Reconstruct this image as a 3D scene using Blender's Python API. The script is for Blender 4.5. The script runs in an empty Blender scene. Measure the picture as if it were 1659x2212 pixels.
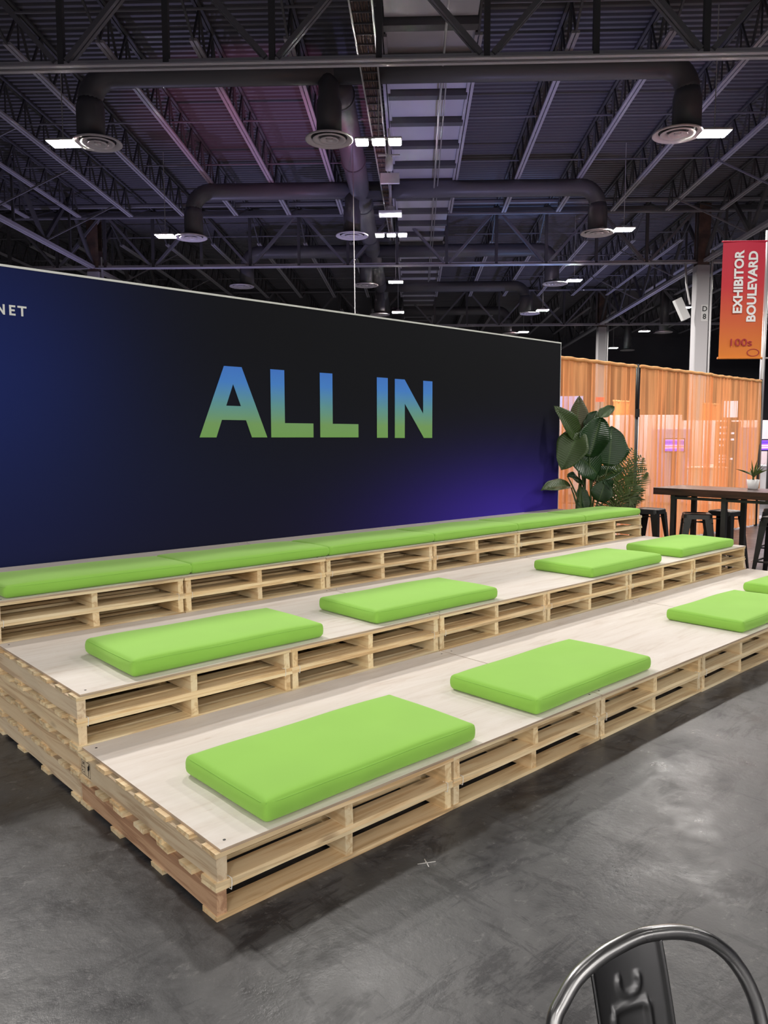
import bpy, bmesh, math, random
from mathutils import Vector, Matrix

RND = random.Random(11)
SC = bpy.context.scene
COL = SC.collection
# ------------------------------------------------------------------ camera
CAM = Vector((-1.3045, -2.2889, 1.683))
YAW, PITCH, ROLL, FPX = .7421, -.0941, -.0016, 1681.1
_f = Vector((math.sin(YAW) * math.cos(PITCH), math.cos(YAW) * math.cos(PITCH), math.sin(PITCH)))
_r = Vector((math.cos(YAW), -math.sin(YAW), 0)); _u = _r.cross(_f)
_r2 = _r * math.cos(ROLL) + _u * math.sin(ROLL); _u2 = _u * math.cos(ROLL) - _r * math.sin(ROLL)
cam_data = bpy.data.cameras.new('camera')
cam_data.sensor_fit = 'VERTICAL'; cam_data.sensor_height = 36.0; cam_data.lens = 36.0 * FPX / 2212
cam_data.clip_start = .05; cam_data.clip_end = 400
cam = bpy.data.objects.new('camera', cam_data); COL.objects.link(cam)
# the stands' frame (x along the tiers) is turned so that the hall's own axes fall on the world axes
G = Matrix.Rotation(.7788, 4, 'Z')
cam.matrix_world = G @ Matrix(((_r2.x, _u2.x, -_f.x, CAM.x), (_r2.y, _u2.y, -_f.y, CAM.y), (_r2.z, _u2.z, -_f.z, CAM.z), (0, 0, 0, 1)))
SC.camera = cam
# ------------------------------------------------------------------ colour management, world
SC.view_settings.view_transform = 'Standard'; SC.view_settings.look = 'None'
SC.view_settings.gamma = 1.0; SC.view_settings.exposure = 0.22; SC.view_settings.use_curve_mapping = False
world = bpy.data.worlds.new('hall_world'); SC.world = world; world.use_nodes = True
world.node_tree.nodes['Background'].inputs[0].default_value = (.02, .02, .03, 1)
world.node_tree.nodes['Background'].inputs[1].default_value = .3
SC.cycles.max_bounces = 6; SC.cycles.diffuse_bounces = 3; SC.cycles.glossy_bounces = 3; SC.cycles.transparent_max_bounces = 8; SC.cycles.caustics_reflective = False; SC.cycles.caustics_refractive = False
# ------------------------------------------------------------------ the hall's own axes (turned 45 degrees to the stands)
HY = .7788
DV = Vector((math.sin(HY), math.cos(HY), 0)); BV = Vector((math.cos(HY), -math.sin(HY), 0))
HALL = Matrix(((BV.x, DV.x, 0, CAM.x), (BV.y, DV.y, 0, CAM.y), (0, 0, 1, 0), (0, 0, 0, 1)))
HROT = -HY     # z rotation that turns local x onto BV
def hp_(b, d, z): return Vector((CAM.x, CAM.y, 0)) + BV * b + DV * d + Vector((0, 0, z))
LAMP_W = 300.0
LAMP_C = (1.0, .955, .90)
def area_lamp(b, d, z, power=LAMP_W):
    L = bpy.data.lights.new('hall_lamp_light', 'AREA'); L.shape = 'RECTANGLE'; L.size = .62; L.size_y = .45
    L.energy = power; L.color = LAMP_C
    o = bpy.data.objects.new('hall_lamp_light', L); COL.objects.link(o); o.location = G @ hp_(b, d, z)
# lamps of the same ceiling grid that hang outside the picture: ahead overhead, above and behind the camera
for b, d, f in ((-6.1, 9.4, 2.5), (-1.1, 11.3, 1.2), (7.1, 10.2, 1.2), (15.2, 10.2, 1.0), (-16.3, 10.2, .8)): area_lamp(b, d, 8.75, LAMP_W * f)
for d, f in ((1.2, .12), (-7.8, 1.0), (-16.8, 2.1), (-25.8, 2.7), (-34.8, 2.7)):
    for b, g in ((-16.3, .9), (-8.4, .8), (-.8, .9), (7.1, 1.1), (15.2, 1.3), (23.4, 1.5)): area_lamp(b, d, 8.75, LAMP_W * f * g)
for d in (19.2, 28.0, 37.0):
    for b in (-16.3, 15.2, 23.4): area_lamp(b, d, 8.75)
def spot(b, d, z, target, col, power, size, blend=.6):
    L = bpy.data.lights.new('coloured_uplight', 'SPOT'); L.energy = power; L.color = col; L.spot_size = size; L.spot_blend = blend; L.shadow_soft_size = .1
    o = bpy.data.objects.new('coloured_uplight', L); COL.objects.link(o); o.location = G @ hp_(b, d, z)
    o.rotation_euler = (G @ hp_(*target) - o.location).to_track_quat('-Z', 'Y').to_euler()
spot(-1.0, 18.5, .4, (-4.2, 24.0, 11), (1, .22, .50), 1000, .65)
spot(6.5, 37, .4, (4.2, 34.0, 11), (.25, .45, 1), 1500, .6)
spot(2, 22, .4, (3.0, 27, 11), (.48, .46, 1), 850, 1.7)  # this and the next two: wide lavender fills added to lift the dim roof
spot(-10, 32, .4, (-9, 30, 11), (.55, .5, 1), 900, 1.7)
spot(12, 45, .4, (9, 44, 11), (.5, .5, 1), 900, 1.7)

# ------------------------------------------------------------------ material helpers
def new_mat(name, col=(.5, .5, .5), rough=.5, metal=0.0, spec=.5):
    m = bpy.data.materials.new(name); m.use_nodes = True
    b = m.node_tree.nodes['Principled BSDF']
    b.inputs['Base Color'].default_value = (*col, 1); b.inputs['Roughness'].default_value = rough
    b.inputs['Metallic'].default_value = metal; b.inputs['Specular IOR Level'].default_value = spec
    return m, m.node_tree, b
def N(nt, typ, **kw):
    n = nt.nodes.new(typ)
    for k, v in kw.items():
        if k.startswith('_'): setattr(n, k[1:], v)
        else: n.inputs[k.replace('__', ' ')].default_value = v
    return n
def ramp(nt, fac, stops):
    r = nt.nodes.new('ShaderNodeValToRGB'); e = r.color_ramp.elements
    while len(e) < len(stops): e.new(.5)
    for el, (p, c) in zip(e, stops): el.position = p; el.color = (*c, 1) if len(c) == 3 else c
    nt.links.new(fac, r.inputs[0]); return r.outputs[0]
def mixc(nt, fac, a, b, mode='MIX'):
    m = nt.nodes.new('ShaderNodeMix'); m.data_type = 'RGBA'; m.blend_type = mode
    for sock, v in ((m.inputs[0], fac), (m.inputs[6], a), (m.inputs[7], b)):
        if hasattr(v, 'is_linked'): nt.links.new(v, sock)
        else: sock.default_value = v if not isinstance(v, tuple) else (*v, 1)
    return m.outputs[2]
def math_(nt, op, a, b=0.0):
    m = nt.nodes.new('ShaderNodeMath'); m.operation = op
    for sock, v in ((m.inputs[0], a), (m.inputs[1], b)):
        if hasattr(v, 'is_linked'): nt.links.new(v, sock)
        else: sock.default_value = v
    return m.outputs[0]
def coords(nt, kind='Object', scale=(1, 1, 1), jitter=False):
    tc = nt.nodes.new('ShaderNodeTexCoord'); mp = nt.nodes.new('ShaderNodeMapping'); mp.inputs['Scale'].default_value = scale
    nt.links.new(tc.outputs[kind], mp.inputs[0])
    if jitter:
        oi = nt.nodes.new('ShaderNodeObjectInfo'); v = nt.nodes.new('ShaderNodeCombineXYZ')
        for k, f in ((0, 37.0), (1, 53.0), (2, 71.0)): nt.links.new(math_(nt, 'MULTIPLY', oi.outputs['Random'], f), v.inputs[k])
        nt.links.new(v.outputs[0], mp.inputs['Location'])
    return mp.outputs[0]
def noise(nt, vec, scale, detail=4, rough=.55, dist=0.0):
    n = N(nt, 'ShaderNodeTexNoise', Scale=scale, Detail=detail, Roughness=rough, Distortion=dist)
    nt.links.new(vec, n.inputs['Vector']); return n.outputs[0]
def bump(nt, b, height, strength=.2, dist=.01):
    n = N(nt, 'ShaderNodeBump', Strength=strength, Distance=dist); nt.links.new(height, n.inputs['Height']); nt.links.new(n.outputs[0], b.inputs['Normal'])

def wood_mat(name, light, mid, dark, knot=.55):
    m, nt, b = new_mat(name, mid, .62, spec=.3)
    v = coords(nt, 'Object', (1.6, 26, 26), True)
    g = noise(nt, v, 1.0, 5, .6, .6)
    c = ramp(nt, g, [(.33, tuple(x * .82 for x in dark)), (.43, dark), (.50, mid), (.64, light)])
    v2 = coords(nt, 'Object', (1.0, 3.2, 3.2), True)
    big = noise(nt, v2, 1.3, 2)
    c = mixc(nt, math_(nt, 'MULTIPLY', big, .35), c, light)
    oi = nt.nodes.new('ShaderNodeObjectInfo')
    tint = ramp(nt, oi.outputs['Random'], [(0, (1.0, .97, .93)), (.3, (.84, .81, .76)), (.55, (1.08, 1.04, .96)), (.8, (.90, .79, .68)), (1, (1.06, 1.0, .88))])
    c = mixc(nt, 1.0, c, tint, 'MULTIPLY')
    vo = N(nt, 'ShaderNodeTexVoronoi', Scale=1.0); nt.links.new(coords(nt, 'Object', (3.0, 9, 9), True), vo.inputs['Vector'])
    k = ramp(nt, vo.outputs['Distance'], [(.06, (knot,) * 3), (.19, (0, 0, 0))])
    sx = nt.nodes.new('ShaderNodeSeparateColor'); nt.links.new(vo.outputs['Color'], sx.inputs[0])
    k = mixc(nt, 1.0, k, ramp(nt, sx.outputs[0], [(.62, (0, 0, 0)), (.66, (1, 1, 1))]), 'MULTIPLY')
    c = mixc(nt, k, c, (.16, .085, .04))
    nt.links.new(c, b.inputs['Base Color']); bump(nt, b, g, .25, .004)
    return m
M = {}
M['pine'] = wood_mat('pine_board', (.91, .79, .56), (.86, .71, .47), (.72, .53, .31))
M['pine_pink'] = wood_mat('pink_pine_stringer', (.62, .42, .29), (.52, .33, .215), (.36, .20, .125), .6)
M['pine_side'] = wood_mat('pale_stringer', (.85, .73, .55), (.79, .65, .47), (.62, .46, .31))
def ply_mat():
    m, nt, b = new_mat('pale_plywood', (.8, .74, .68), .6, spec=.25)
    v = coords(nt, 'Object', (1.2, 9, 9), True)
    g = noise(nt, v, 1.4, 6, .65, .8)
    c = ramp(nt, g, [(.25, (.62, .53, .46)), (.45, (.74, .67, .61)), (.7, (.80, .74, .69))])
    sp = noise(nt, coords(nt, 'Object', (4, 14, 4), True), 3.0, 3)
    c = mixc(nt, ramp(nt, sp, [(.66, (0, 0, 0)), (.75, (.35, .35, .35))]), c, (.58, .44, .35))
    nt.links.new(c, b.inputs['Base Color']); bump(nt, b, g, .06, .003); return m
M['ply'] = ply_mat()
m, nt, b = new_mat('plywood_edge', (.45, .34, .25), .7)
wv = noise(nt, coords(nt, 'Object', (1.5, 1.5, 260)), 1.0, 3); nt.links.new(ramp(nt, wv, [(.35, (.30, .21, .14)), (.6, (.60, .47, .35))]), b.inputs['Base Color']); M['ply_edge'] = m
def fabric(name, col, s=420):
    m, nt, b = new_mat(name, col, .85, spec=.2)
    b.inputs['Sheen Weight'].default_value = .35; b.inputs['Sheen Roughness'].default_value = .5
    b.inputs['Sheen Tint'].default_value = (.75, 1, .5, 1)
    n = noise(nt, coords(nt, 'Object'), s, 2)
    w = noise(nt, coords(nt, 'Object', (1, 1, 1), True), 3.0, 2)
    c = mixc(nt, w, tuple(x * .93 for x in col), tuple(min(1, x * 1.06) for x in col))
    nt.links.new(c, b.inputs['Base Color']); bump(nt, b, n, .12, .002); return m
M['green'] = fabric('lime_green_canvas', (.30, .605, .092))
M['seam'] = new_mat('lime_seam', (.28, .56, .092), .9)[0]
M['white_tie'] = new_mat('white_plastic_tie', (.85, .85, .82), .35)[0]
M['steel'] = new_mat('painted_steel', (.24, .235, .27), .55)[0]
M['steel_dark'] = new_mat('dark_painted_steel', (.11, .108, .12), .6)[0]
M['steel_light'] = new_mat('pale_painted_steel', (.54, .52, .58), .45)[0]
M['steel_chord'] = new_mat('grey_painted_chord', (.72, .70, .76), .45)[0]
M['deck'] = new_mat('dark_metal_deck', (.175, .17, .20), .5)[0]
M['duct'] = new_mat('dark_duct_paint', (.15, .147, .165), .42)[0]
M['diffuser'] = new_mat('pale_diffuser_metal', (.92, .86, .89), .35)[0]
M['diffuser_dark'] = new_mat('diffuser_throat', (.05, .05, .055), .6)[0]
M['panel'] = new_mat('pale_ceiling_panel', (.62, .60, .66), .6)[0]
M['conduit'] = new_mat('bare_conduit', (.62, .61, .62), .35, .6)[0]
M['lamp_body'] = new_mat('lamp_housing', (.75, .75, .75), .4)[0]
M['white'] = new_mat('white_paint', (.78, .77, .77), .45)[0]
M['white_device'] = new_mat('white_device', (.85, .85, .85), .4)[0]
M['column'] = new_mat('off_white_column_cladding', (.62, .60, .62), .5)[0]
m, nt, b = new_mat('rusty_primer', (.16, .09, .07), .7); n = noise(nt, coords(nt), 3, 4)
nt.links.new(ramp(nt, n, [(.3, (.08, .06, .055)), (.7, (.22, .13, .10))]), b.inputs['Base Color']); M['rust'] = m
M['black_metal'] = new_mat('black_powder_coat', (.022, .022, .024), .42)[0]
M['black'] = new_mat('black_plastic', (.012, .012, .013), .5)[0]
m, nt, b = new_mat('gunmetal', (.23, .23, .235), .27, 1.0); n = noise(nt, coords(nt, 'Object', (1, 1, 1)), 9, 2)
nt.links.new(ramp(nt, n, [(.3, (.24, .24, .245)), (.7, (.31, .31, .315))]), b.inputs['Base Color'])
nt.links.new(ramp(nt, n, [(.3, (.26,) * 3), (.7, (.33,) * 3)]), b.inputs['Roughness']); M['gunmetal'] = m
M['gunmetal_dark'] = new_mat('dark_gunmetal_sheet', (.10, .10, .104), .34, 1.0)[0]
m, nt, b = new_mat('cable_bundle', (.10, .065, .05), .8); n = noise(nt, coords(nt, 'Object', (30, 2, 30)), 2, 4)
nt.links.new(ramp(nt, n, [(.35, (.03, .02, .02)), (.7, (.26, .17, .13))]), b.inputs['Base Color']); M['cables'] = m
def emit(name, col, s, front=False):
    m = bpy.data.materials.new(name); m.use_nodes = True; nt = m.node_tree; nt.nodes.clear()
    o = nt.nodes.new('ShaderNodeOutputMaterial'); e = nt.nodes.new('ShaderNodeEmission'); e.inputs[0].default_value = (*col, 1); e.inputs[1].default_value = s
    nt.links.new(e.outputs[0], o.inputs[0])
    if front: m.cycles.emission_sampling = 'FRONT'
    return m
M['lens'] = emit('lamp_lens', LAMP_C, 1.9 * LAMP_W / (math.pi * .62 * .45), True)
M['lens3'] = emit('triple_lamp_lens', LAMP_C, 1.9 * LAMP_W / 3 / (math.pi * .26 * .42), True)
M['lens_small'] = emit('small_lamp_lens', LAMP_C, 60, True)
def floor_mat():
    m, nt, b = new_mat('dark_scuffed_concrete', (.1, .1, .1), .35, spec=.34)
    v = coords(nt, 'Object')
    a = noise(nt, v, .45, 4, .6, .2); c1 = ramp(nt, a, [(.3, (.036, .036, .039)), (.55, (.062, .0615, .065)), (.75, (.094, .093, .097))])
    f = noise(nt, v, 3.2, 8, .72, .12); c1 = mixc(nt, 1.0, c1, ramp(nt, f, [(.30, (.42, .42, .44)), (.47, (.95, .95, .95)), (.65, (1.30, 1.29, 1.27))]), 'MULTIPLY')
    s = noise(nt, coords(nt, 'Object', (1.1, 3.6, 1)), 1.5, 7, .76, .5)
    c2 = mixc(nt, ramp(nt, s, [(.515, (0, 0, 0)), (.60, (.9,) * 3)]), c1, (.020, .0195, .023))
    s2 = noise(nt, coords(nt, 'Object', (4.6, .9, 1)), 1.8, 7, .77, .5)
    c2 = mixc(nt, ramp(nt, s2, [(.55, (0, 0, 0)), (.63, (.85,) * 3)]), c2, (.024, .0235, .027))
    s3 = noise(nt, coords(nt, 'Object', (2.0, 2.6, 1)), 7, 6, .75, .4)
    c2 = mixc(nt, ramp(nt, s3, [(.58, (0, 0, 0)), (.68, (.55,) * 3)]), c2, (.17, .165, .165))
    nt.links.new(c2, b.inputs['Base Color'])
    nt.links.new(ramp(nt, f, [(.3, (.24,) * 3), (.7, (.50,) * 3)]), b.inputs['Roughness'])
    bump(nt, b, f, .35, .012); return m
def noise_vec(nt, v, amt):
    n = N(nt, 'ShaderNodeTexNoise', Scale=1.7, Detail=3); nt.links.new(v, n.inputs['Vector'])
    mx = nt.nodes.new('ShaderNodeMix'); mx.data_type = 'VECTOR'; mx.inputs[0].default_value = amt
    nt.links.new(v, mx.inputs[4]); nt.links.new(n.outputs['Color'], mx.inputs[5]); return mx.outputs[1]
M['floor'] = floor_mat()
M['wall_dark'] = new_mat('dark_hall_wall', (.20, .20, .24), .8)[0]

# ------------------------------------------------------------------ mesh and object helpers
class MB:
    def __init__(s): s.v = []; s.f = []; s.m = []
    def add(s, vs, fs, mi=0):
        o = len(s.v); s.v += [tuple(x) for x in vs]; s.f += [tuple(i + o for i in f) for f in fs]; s.m += [mi] * len(fs); return s
    def box(s, c, d, rot=None, mi=0):
        x, y, z = (k / 2 for k in d); vs = [Vector((a * x, b_ * y, e * z)) for a in (-1, 1) for b_ in (-1, 1) for e in (-1, 1)]
        if rot is not None: vs = [rot @ q for q in vs]
        return s.add([q + Vector(c) for q in vs], [(0, 1, 3, 2), (4, 6, 7, 5), (0, 4, 5, 1), (2, 3, 7, 6), (0, 2, 6, 4), (1, 5, 7, 3)], mi)
    def span(s, a, b, mi=0):
        a, b = Vector(a), Vector(b); return s.box((a + b) / 2, b - a, None, mi)
    def bar(s, p, q, w, h, up=(0, 0, 1), mi=0):
        p, q = Vector(p), Vector(q); x = (q - p); L = x.length; x /= L; up = Vector(up)
        y = up.cross(x)
        if y.length < 1e-4: y = Vector((1, 0, 0)).cross(x)
        y.normalize(); z = x.cross(y)
        return s.box((p + q) / 2, (L, w, h), Matrix((x, y, z)).transposed(), mi)
    def tube(s, pts, r, n=8, cap=True, mi=0, closed=False):
        pts = [Vector(p) for p in pts]; k = len(pts); rr = r if isinstance(r, (list, tuple)) else [r] * k
        prev = None; o = len(s.v)
        for i, p in enumerate(pts):
            a = pts[(i - 1) % k] if (i or closed) else p; b_ = pts[(i + 1) % k] if (i < k - 1 or closed) else p
            t = (b_ - a).normalized()
            if prev is None:
                prev = t.orthogonal().normalized()
            prev = (prev - t * prev.dot(t)).normalized(); q = t.cross(prev)
            for j in range(n):
                an = 2 * math.pi * j / n; s.v.append(tuple(p + (prev * math.cos(an) + q * math.sin(an)) * rr[i]))
        for i in range(k if closed else k - 1):
            for j in range(n):
                a = o + i * n + j; b_ = o + i * n + (j + 1) % n; i2 = (i + 1) % k
                s.f.append((a, b_, o + i2 * n + (j + 1) % n, o + i2 * n + j)); s.m.append(mi)
        if cap and not closed:
            s.f.append(tuple(o + j for j in reversed(range(n)))); s.m.append(mi)
            s.f.append(tuple(o + (k - 1) * n + j for j in range(n))); s.m.append(mi)
        return s
    def lathe(s, prof, n=24, c=(0, 0, 0), mi=0):
        o = len(s.v); k = len(prof)
        for r, z in prof:
            for j in range(n):
                a = 2 * math.pi * j / n; s.v.append((c[0] + r * math.cos(a), c[1] + r * math.sin(a), c[2] + z))
        for i in range(k - 1):
            for j in range(n):
                s.f.append((o + i * n + j, o + i * n + (j + 1) % n, o + (i + 1) * n + (j + 1) % n, o + (i + 1) * n + j)); s.m.append(mi)
        return s
    def grid(s, fn, nu, nv, mi=0):
        o = len(s.v)
        for i in range(nu + 1):
            for j in range(nv + 1): s.v.append(tuple(fn(i / nu, j / nv)))
        for i in range(nu):
            for j in range(nv):
                a = o + i * (nv + 1) + j; s.f.append((a, a + nv + 1, a + nv + 2, a + 1)); s.m.append(mi)
        return s
    def mesh(s, name, mats, smooth=False, bevel=0):
        me = bpy.data.meshes.new(name); me.from_pydata(s.v, [], s.f)
        if bevel:
            bm = bmesh.new(); bm.from_mesh(me); bmesh.ops.bevel(bm, geom=bm.edges[:], offset=bevel, segments=1, affect='EDGES'); bm.to_mesh(me); bm.free()
        mats = mats if isinstance(mats, (list, tuple)) else [mats]
        for m_ in mats: me.materials.append(M[m_] if isinstance(m_, str) else m_)
        if not bevel and len(mats) > 1:
            me.polygons.foreach_set('material_index', s.m)
        if smooth: me.polygons.foreach_set('use_smooth', [True] * len(me.polygons))
        me.update(); return me
def obj(name, me, parent=None, loc=(0, 0, 0), rot=(0, 0, 0)):
    o = bpy.data.objects.new(name, me); COL.objects.link(o); o.location = loc; o.rotation_euler = rot
    if parent: o.parent = parent
    return o
def tag(o, label=None, cat=None, group=None, kind=None):
    if label: o['label'] = label
    if cat: o['category'] = cat
    if group: o['group'] = group
    if kind: o['kind'] = kind
    return o
def copy_tree(o, parent=None):
    c = o.copy(); COL.objects.link(c); c.parent = parent
    for ch in list(o.children): copy_tree(ch, c)
    return c
def thing(name, label, cat, loc=(0, 0, 0), rz=0, group=None): return tag(obj(name, None, None, loc, (0, 0, rz)), label, cat, group)
def solidify(me, t):
    bm = bmesh.new(); bm.from_mesh(me); bmesh.ops.solidify(bm, geom=bm.faces[:], thickness=t); bm.to_mesh(me); bm.free(); return me
def text_mesh(name, body, size, mat, bold=0.0, spacing=1.0, extrude=.002):
    cu = bpy.data.curves.new(name + '_text', 'FONT'); cu.body = body; cu.size = size; cu.offset = bold; cu.space_character = spacing
    cu.align_x = 'CENTER'; cu.align_y = 'CENTER'; cu.extrude = extrude; cu.resolution_u = 4
    t = bpy.data.objects.new('tmp_text', cu); COL.objects.link(t)
    dg = bpy.context.evaluated_depsgraph_get(); dg.update()
    me = bpy.data.meshes.new_from_object(t.evaluated_get(dg)); me.name = name
    bpy.data.objects.remove(t); bpy.data.curves.remove(cu)
    me.materials.clear(); me.materials.append(M[mat] if isinstance(mat, str) else mat); return me

# ================================================================== the hall
B0, B1, D0, D1 = -36, 36, -44, 79
ROOF = 11.62
fl = MB().add([hp_(B0, D0, 0), hp_(B1, D0, 0), hp_(B1, D1, 0), hp_(B0, D1, 0)], [(0, 1, 2, 3)]).mesh('floor', 'floor')
tag(obj('floor', fl), 'dark scuffed polished concrete hall floor', 'floor', kind='structure')
for nm, a, b_ in (('wall_back', (B0, D1), (B1, D1)), ('wall_left', (B0, D0), (B0, D1)), ('wall_right', (B1, D0), (B1, D1)), ('wall_front', (B0, D0), (B1, D0))):
    w = MB(); w.add([(a[0], a[1], 0), (b_[0], b_[1], 0), (b_[0], b_[1], 12.2), (a[0], a[1], 12.2)], [(0, 1, 2, 3)])
    o = obj(nm, w.mesh(nm, 'wall_dark')); o.matrix_world = HALL; tag(o, 'dark painted wall closing the exhibition hall', 'wall', kind='structure')
ceil = obj('ceiling', None); ceil.matrix_world = HALL; tag(ceil, 'dark exposed roof with ribbed metal deck, joists and trusses', 'ceiling', kind='structure')
# ribbed deck: every rib is real relief
dk = MB(); pitch = .24; pr_ = []
d = D0
while d < D1:
    pr_ += [(d, 0), (d + .10, 0), (d + .13, .07), (d + .21, .07)]; d += pitch
vs = []
for (d, z) in pr_: vs += [(B0, d, ROOF + z), (B1, d, ROOF + z)]
dk.add(vs, [(2 * i, 2 * i + 1, 2 * i + 3, 2 * i + 2) for i in range(len(pr_) - 1)])
obj('roof_deck', dk.mesh('roof_deck', 'deck'), ceil)
TR = (16.2, 34.5, 52.8, 71.1)
JZ, TZ = 10.6, 9.1
# open web joists
def joist_meshes(d0, d1):
    a = MB()
    for s in (-1, 1): a.box((s * .052, (d0 + 2.0 + d1 - 2.6) / 2, JZ), (.075, d1 - d0 - 4.6, .06))
    t = MB()
    for s in (-1, 1): t.box((s * .05, (d0 + d1) / 2, ROOF - .06), (.07, d1 - d0, .06))
    w = MB(); y = d0 + 2.0; up = False
    n = 12; st = (d1 - 2.6 - d0 - 2.0) / n
    for k in range(n):
        ya, yb = y + k * st, y + (k + .5) * st
        w.bar((0, ya, JZ), (0, yb, ROOF - .08), .05, .05); w.bar((0, yb, ROOF - .08), (0, ya + st, JZ), .05, .05); w.bar((0, yb, ROOF - .08), (0, yb, JZ), .035, .035)
    w.bar((0, d0 + .1, ROOF - .06), (0, y, JZ), .05, .05); w.bar((0, y + n * st, JZ), (0, d1 - .1, ROOF - .06), .05, .05)
    return a.mesh('roof_joist', 'steel_light'), t.mesh('top_chord', 'steel_dark'), w.mesh('web', 'steel_dark')
JB = [-.68 + 2.13 * k for k in range(-13, 15)]
for i in range(3):
    a, t, w = joist_meshes(TR[i], TR[i + 1])
    for b_ in JB:
        if abs(b_) * 1681 / (TR[i + 1]) > 1250: continue
        j = obj('roof_joist', a, ceil, (b_, 0, 0)); obj('top_chord', t, j); obj('web', w, j)
# trusses across the hall
mv = MB().span((-.06, -.06, TZ + .06), (.06, .06, ROOF - .2)).mesh('truss_post', 'steel_dark')
dg_ = MB()
for s in (-1, 1): dg_.bar((.12, s * .065, TZ + .12), (2.05, s * .065, ROOF - .25), .09, .10)
mdr = dg_.mesh('truss_diagonal', 'steel')
dg_ = MB()
for s in (-1, 1): dg_.bar((-.12, s * .065, TZ + .12), (-2.05, s * .065, ROOF - .25), .09, .10)
mdl = dg_.mesh('truss_diagonal', 'steel')
for i, d in enumerate(TR[:3]):
    c = MB()
    for s in (-1, 1):
        c.span((B0, s * .085 - .065, TZ), (B1, s * .085 + .065, TZ + .03)); c.span((B0, s * .03 - .012, TZ), (B1, s * .03 + .012, TZ + .14))
    t = obj('roof_truss', c.mesh('roof_truss', 'steel_chord'), ceil, (0, d, 0))
    obj('truss_top_chord', MB().span((B0, -.12, ROOF - .3), (B1, .12, ROOF - .15)).mesh('truss_top_chord', 'steel_dark'), t)
    for k, b_ in enumerate(JB):
        if abs(b_) * 1681 / d > 1150: continue
        obj('truss_post', mv, t, (b_, 0, 0))
        if k % 2 == 0:
            obj('truss_diagonal', mdr, t, (b_, 0, 0)); obj('truss_diagonal', mdl, t, (b_, 0, 0))
# girders along the column lines
for b_ in (-14.0, 12.4):
    c = MB()
    for s in (-1, 1): c.span((s * .07 - .05, 5, TZ), (s * .07 + .05, 71, TZ + .12))
    g = obj('roof_girder', c.mesh('roof_girder', 'steel_light'), ceil, (b_, 0, 0))
    w = MB(); y = 7.05
    while y < 70:
        w.bar((0, y, TZ + .1), (0, y + 2.28, ROOF - .2), .12, .14); w.bar((0, y + 2.28, ROOF - .2), (0, y + 4.57, TZ + .1), .12, .14); w.bar((0, y + 2.28, TZ + .1), (0, y + 2.28, ROOF - .2), .08, .08)
        y += 4.575
    obj('girder_web', w.mesh('girder_web', 'steel_dark'), g)
    # knee braces from joists to the girder
    for s in (-1, 1):
        for d in (19.5, 22.5, 26, 30, 38, 44):
            obj('brace', MB().bar((0, 0, TZ + .1), (s * 2.6, .4, JZ), .05, .05).mesh('brace', 'steel'), g, (0, d, 0))
# bridging and sprinkler pipes across the joists
for d, z, r in ((18.2, 11.25, .03), (20.4, 10.95, .025), (23.6, 10.95, .03), (27.2, 10.95, .025), (31.9, 11.0, .09), (32.6, 10.75, .06), (36.6, 10.95, .03), (41, 10.95, .03), (46, 10.95, .03), (50, 10.9, .06)):
    obj('pipe', MB().tube([(B0 + 8, d, z), (B1 - 8, d, z)], r, 6).mesh('pipe', 'steel'), ceil)
# pale panels with dark cross beams between the two middle joists
pm = MB().span((-1.0, -.56, 0), (1.0, .56, .03)).mesh('ceiling_panel', 'panel')
bmx = MB().span((-1.02, -.13, -.20), (1.02, .13, .10)).mesh('cross_beam', 'steel_dark')
y = 17.0
while y < 62:
    if min(abs(y - q) for q in TR) > .7 or True:
        obj('ceiling_panel', pm, ceil, (.375, y, JZ + .06)); obj('cross_beam', bmx, ceil, (.375, y + .72, JZ + .1))
    y += 1.735
# ------------------------------------------------------------------ columns
for b_, d, lab in ((12.3, 34.5, 'off-white clad column beside the hanging red banner'), (12.5, 53.0, 'off-white column rising behind the orange drape, left of the tallest column'), (-14.0, 34.7, 'rusty steel column at the left showing above the dark backdrop')):
    c = thing('column', lab, 'column', hp_(b_, d, 0), HROT, 'columns carrying the roof trusses'); c['kind'] = 'structure'
    obj('cladding', MB().span((-.28, -.28, 0), (.28, .28, 9.0)).mesh('cladding', 'column', bevel=.03), c)
    s = MB(); s.span((-.24, -.26, 9.0), (.24, -.21, ROOF - .1)); s.span((-.24, .21, 9.0), (.24, .26, ROOF - .1)); s.span((-.03, -.21, 9.0), (.03, .21, ROOF - .1))
    obj('steel_section', s.mesh('steel_section', 'rust'), c)
    obj('downpipe', MB().tube([(.37, -.2, 0), (.37, -.2, 9.6)], .05, 8).mesh('downpipe', 'conduit'), c)
    if b_ == 12.3:
        sg = obj('sign_plate', MB().span((-.06, -.30, 6.62), (.24, -.28, 7.32)).mesh('sign_plate', 'white'), c)
        for tx, z in (('D', 7.14), ('8', 6.82)):
            obj('sign_letter', text_mesh('sign_letter', tx, .3, 'black', .006), sg, (.09, -.305, z), (math.pi / 2, 0, 0))

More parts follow.
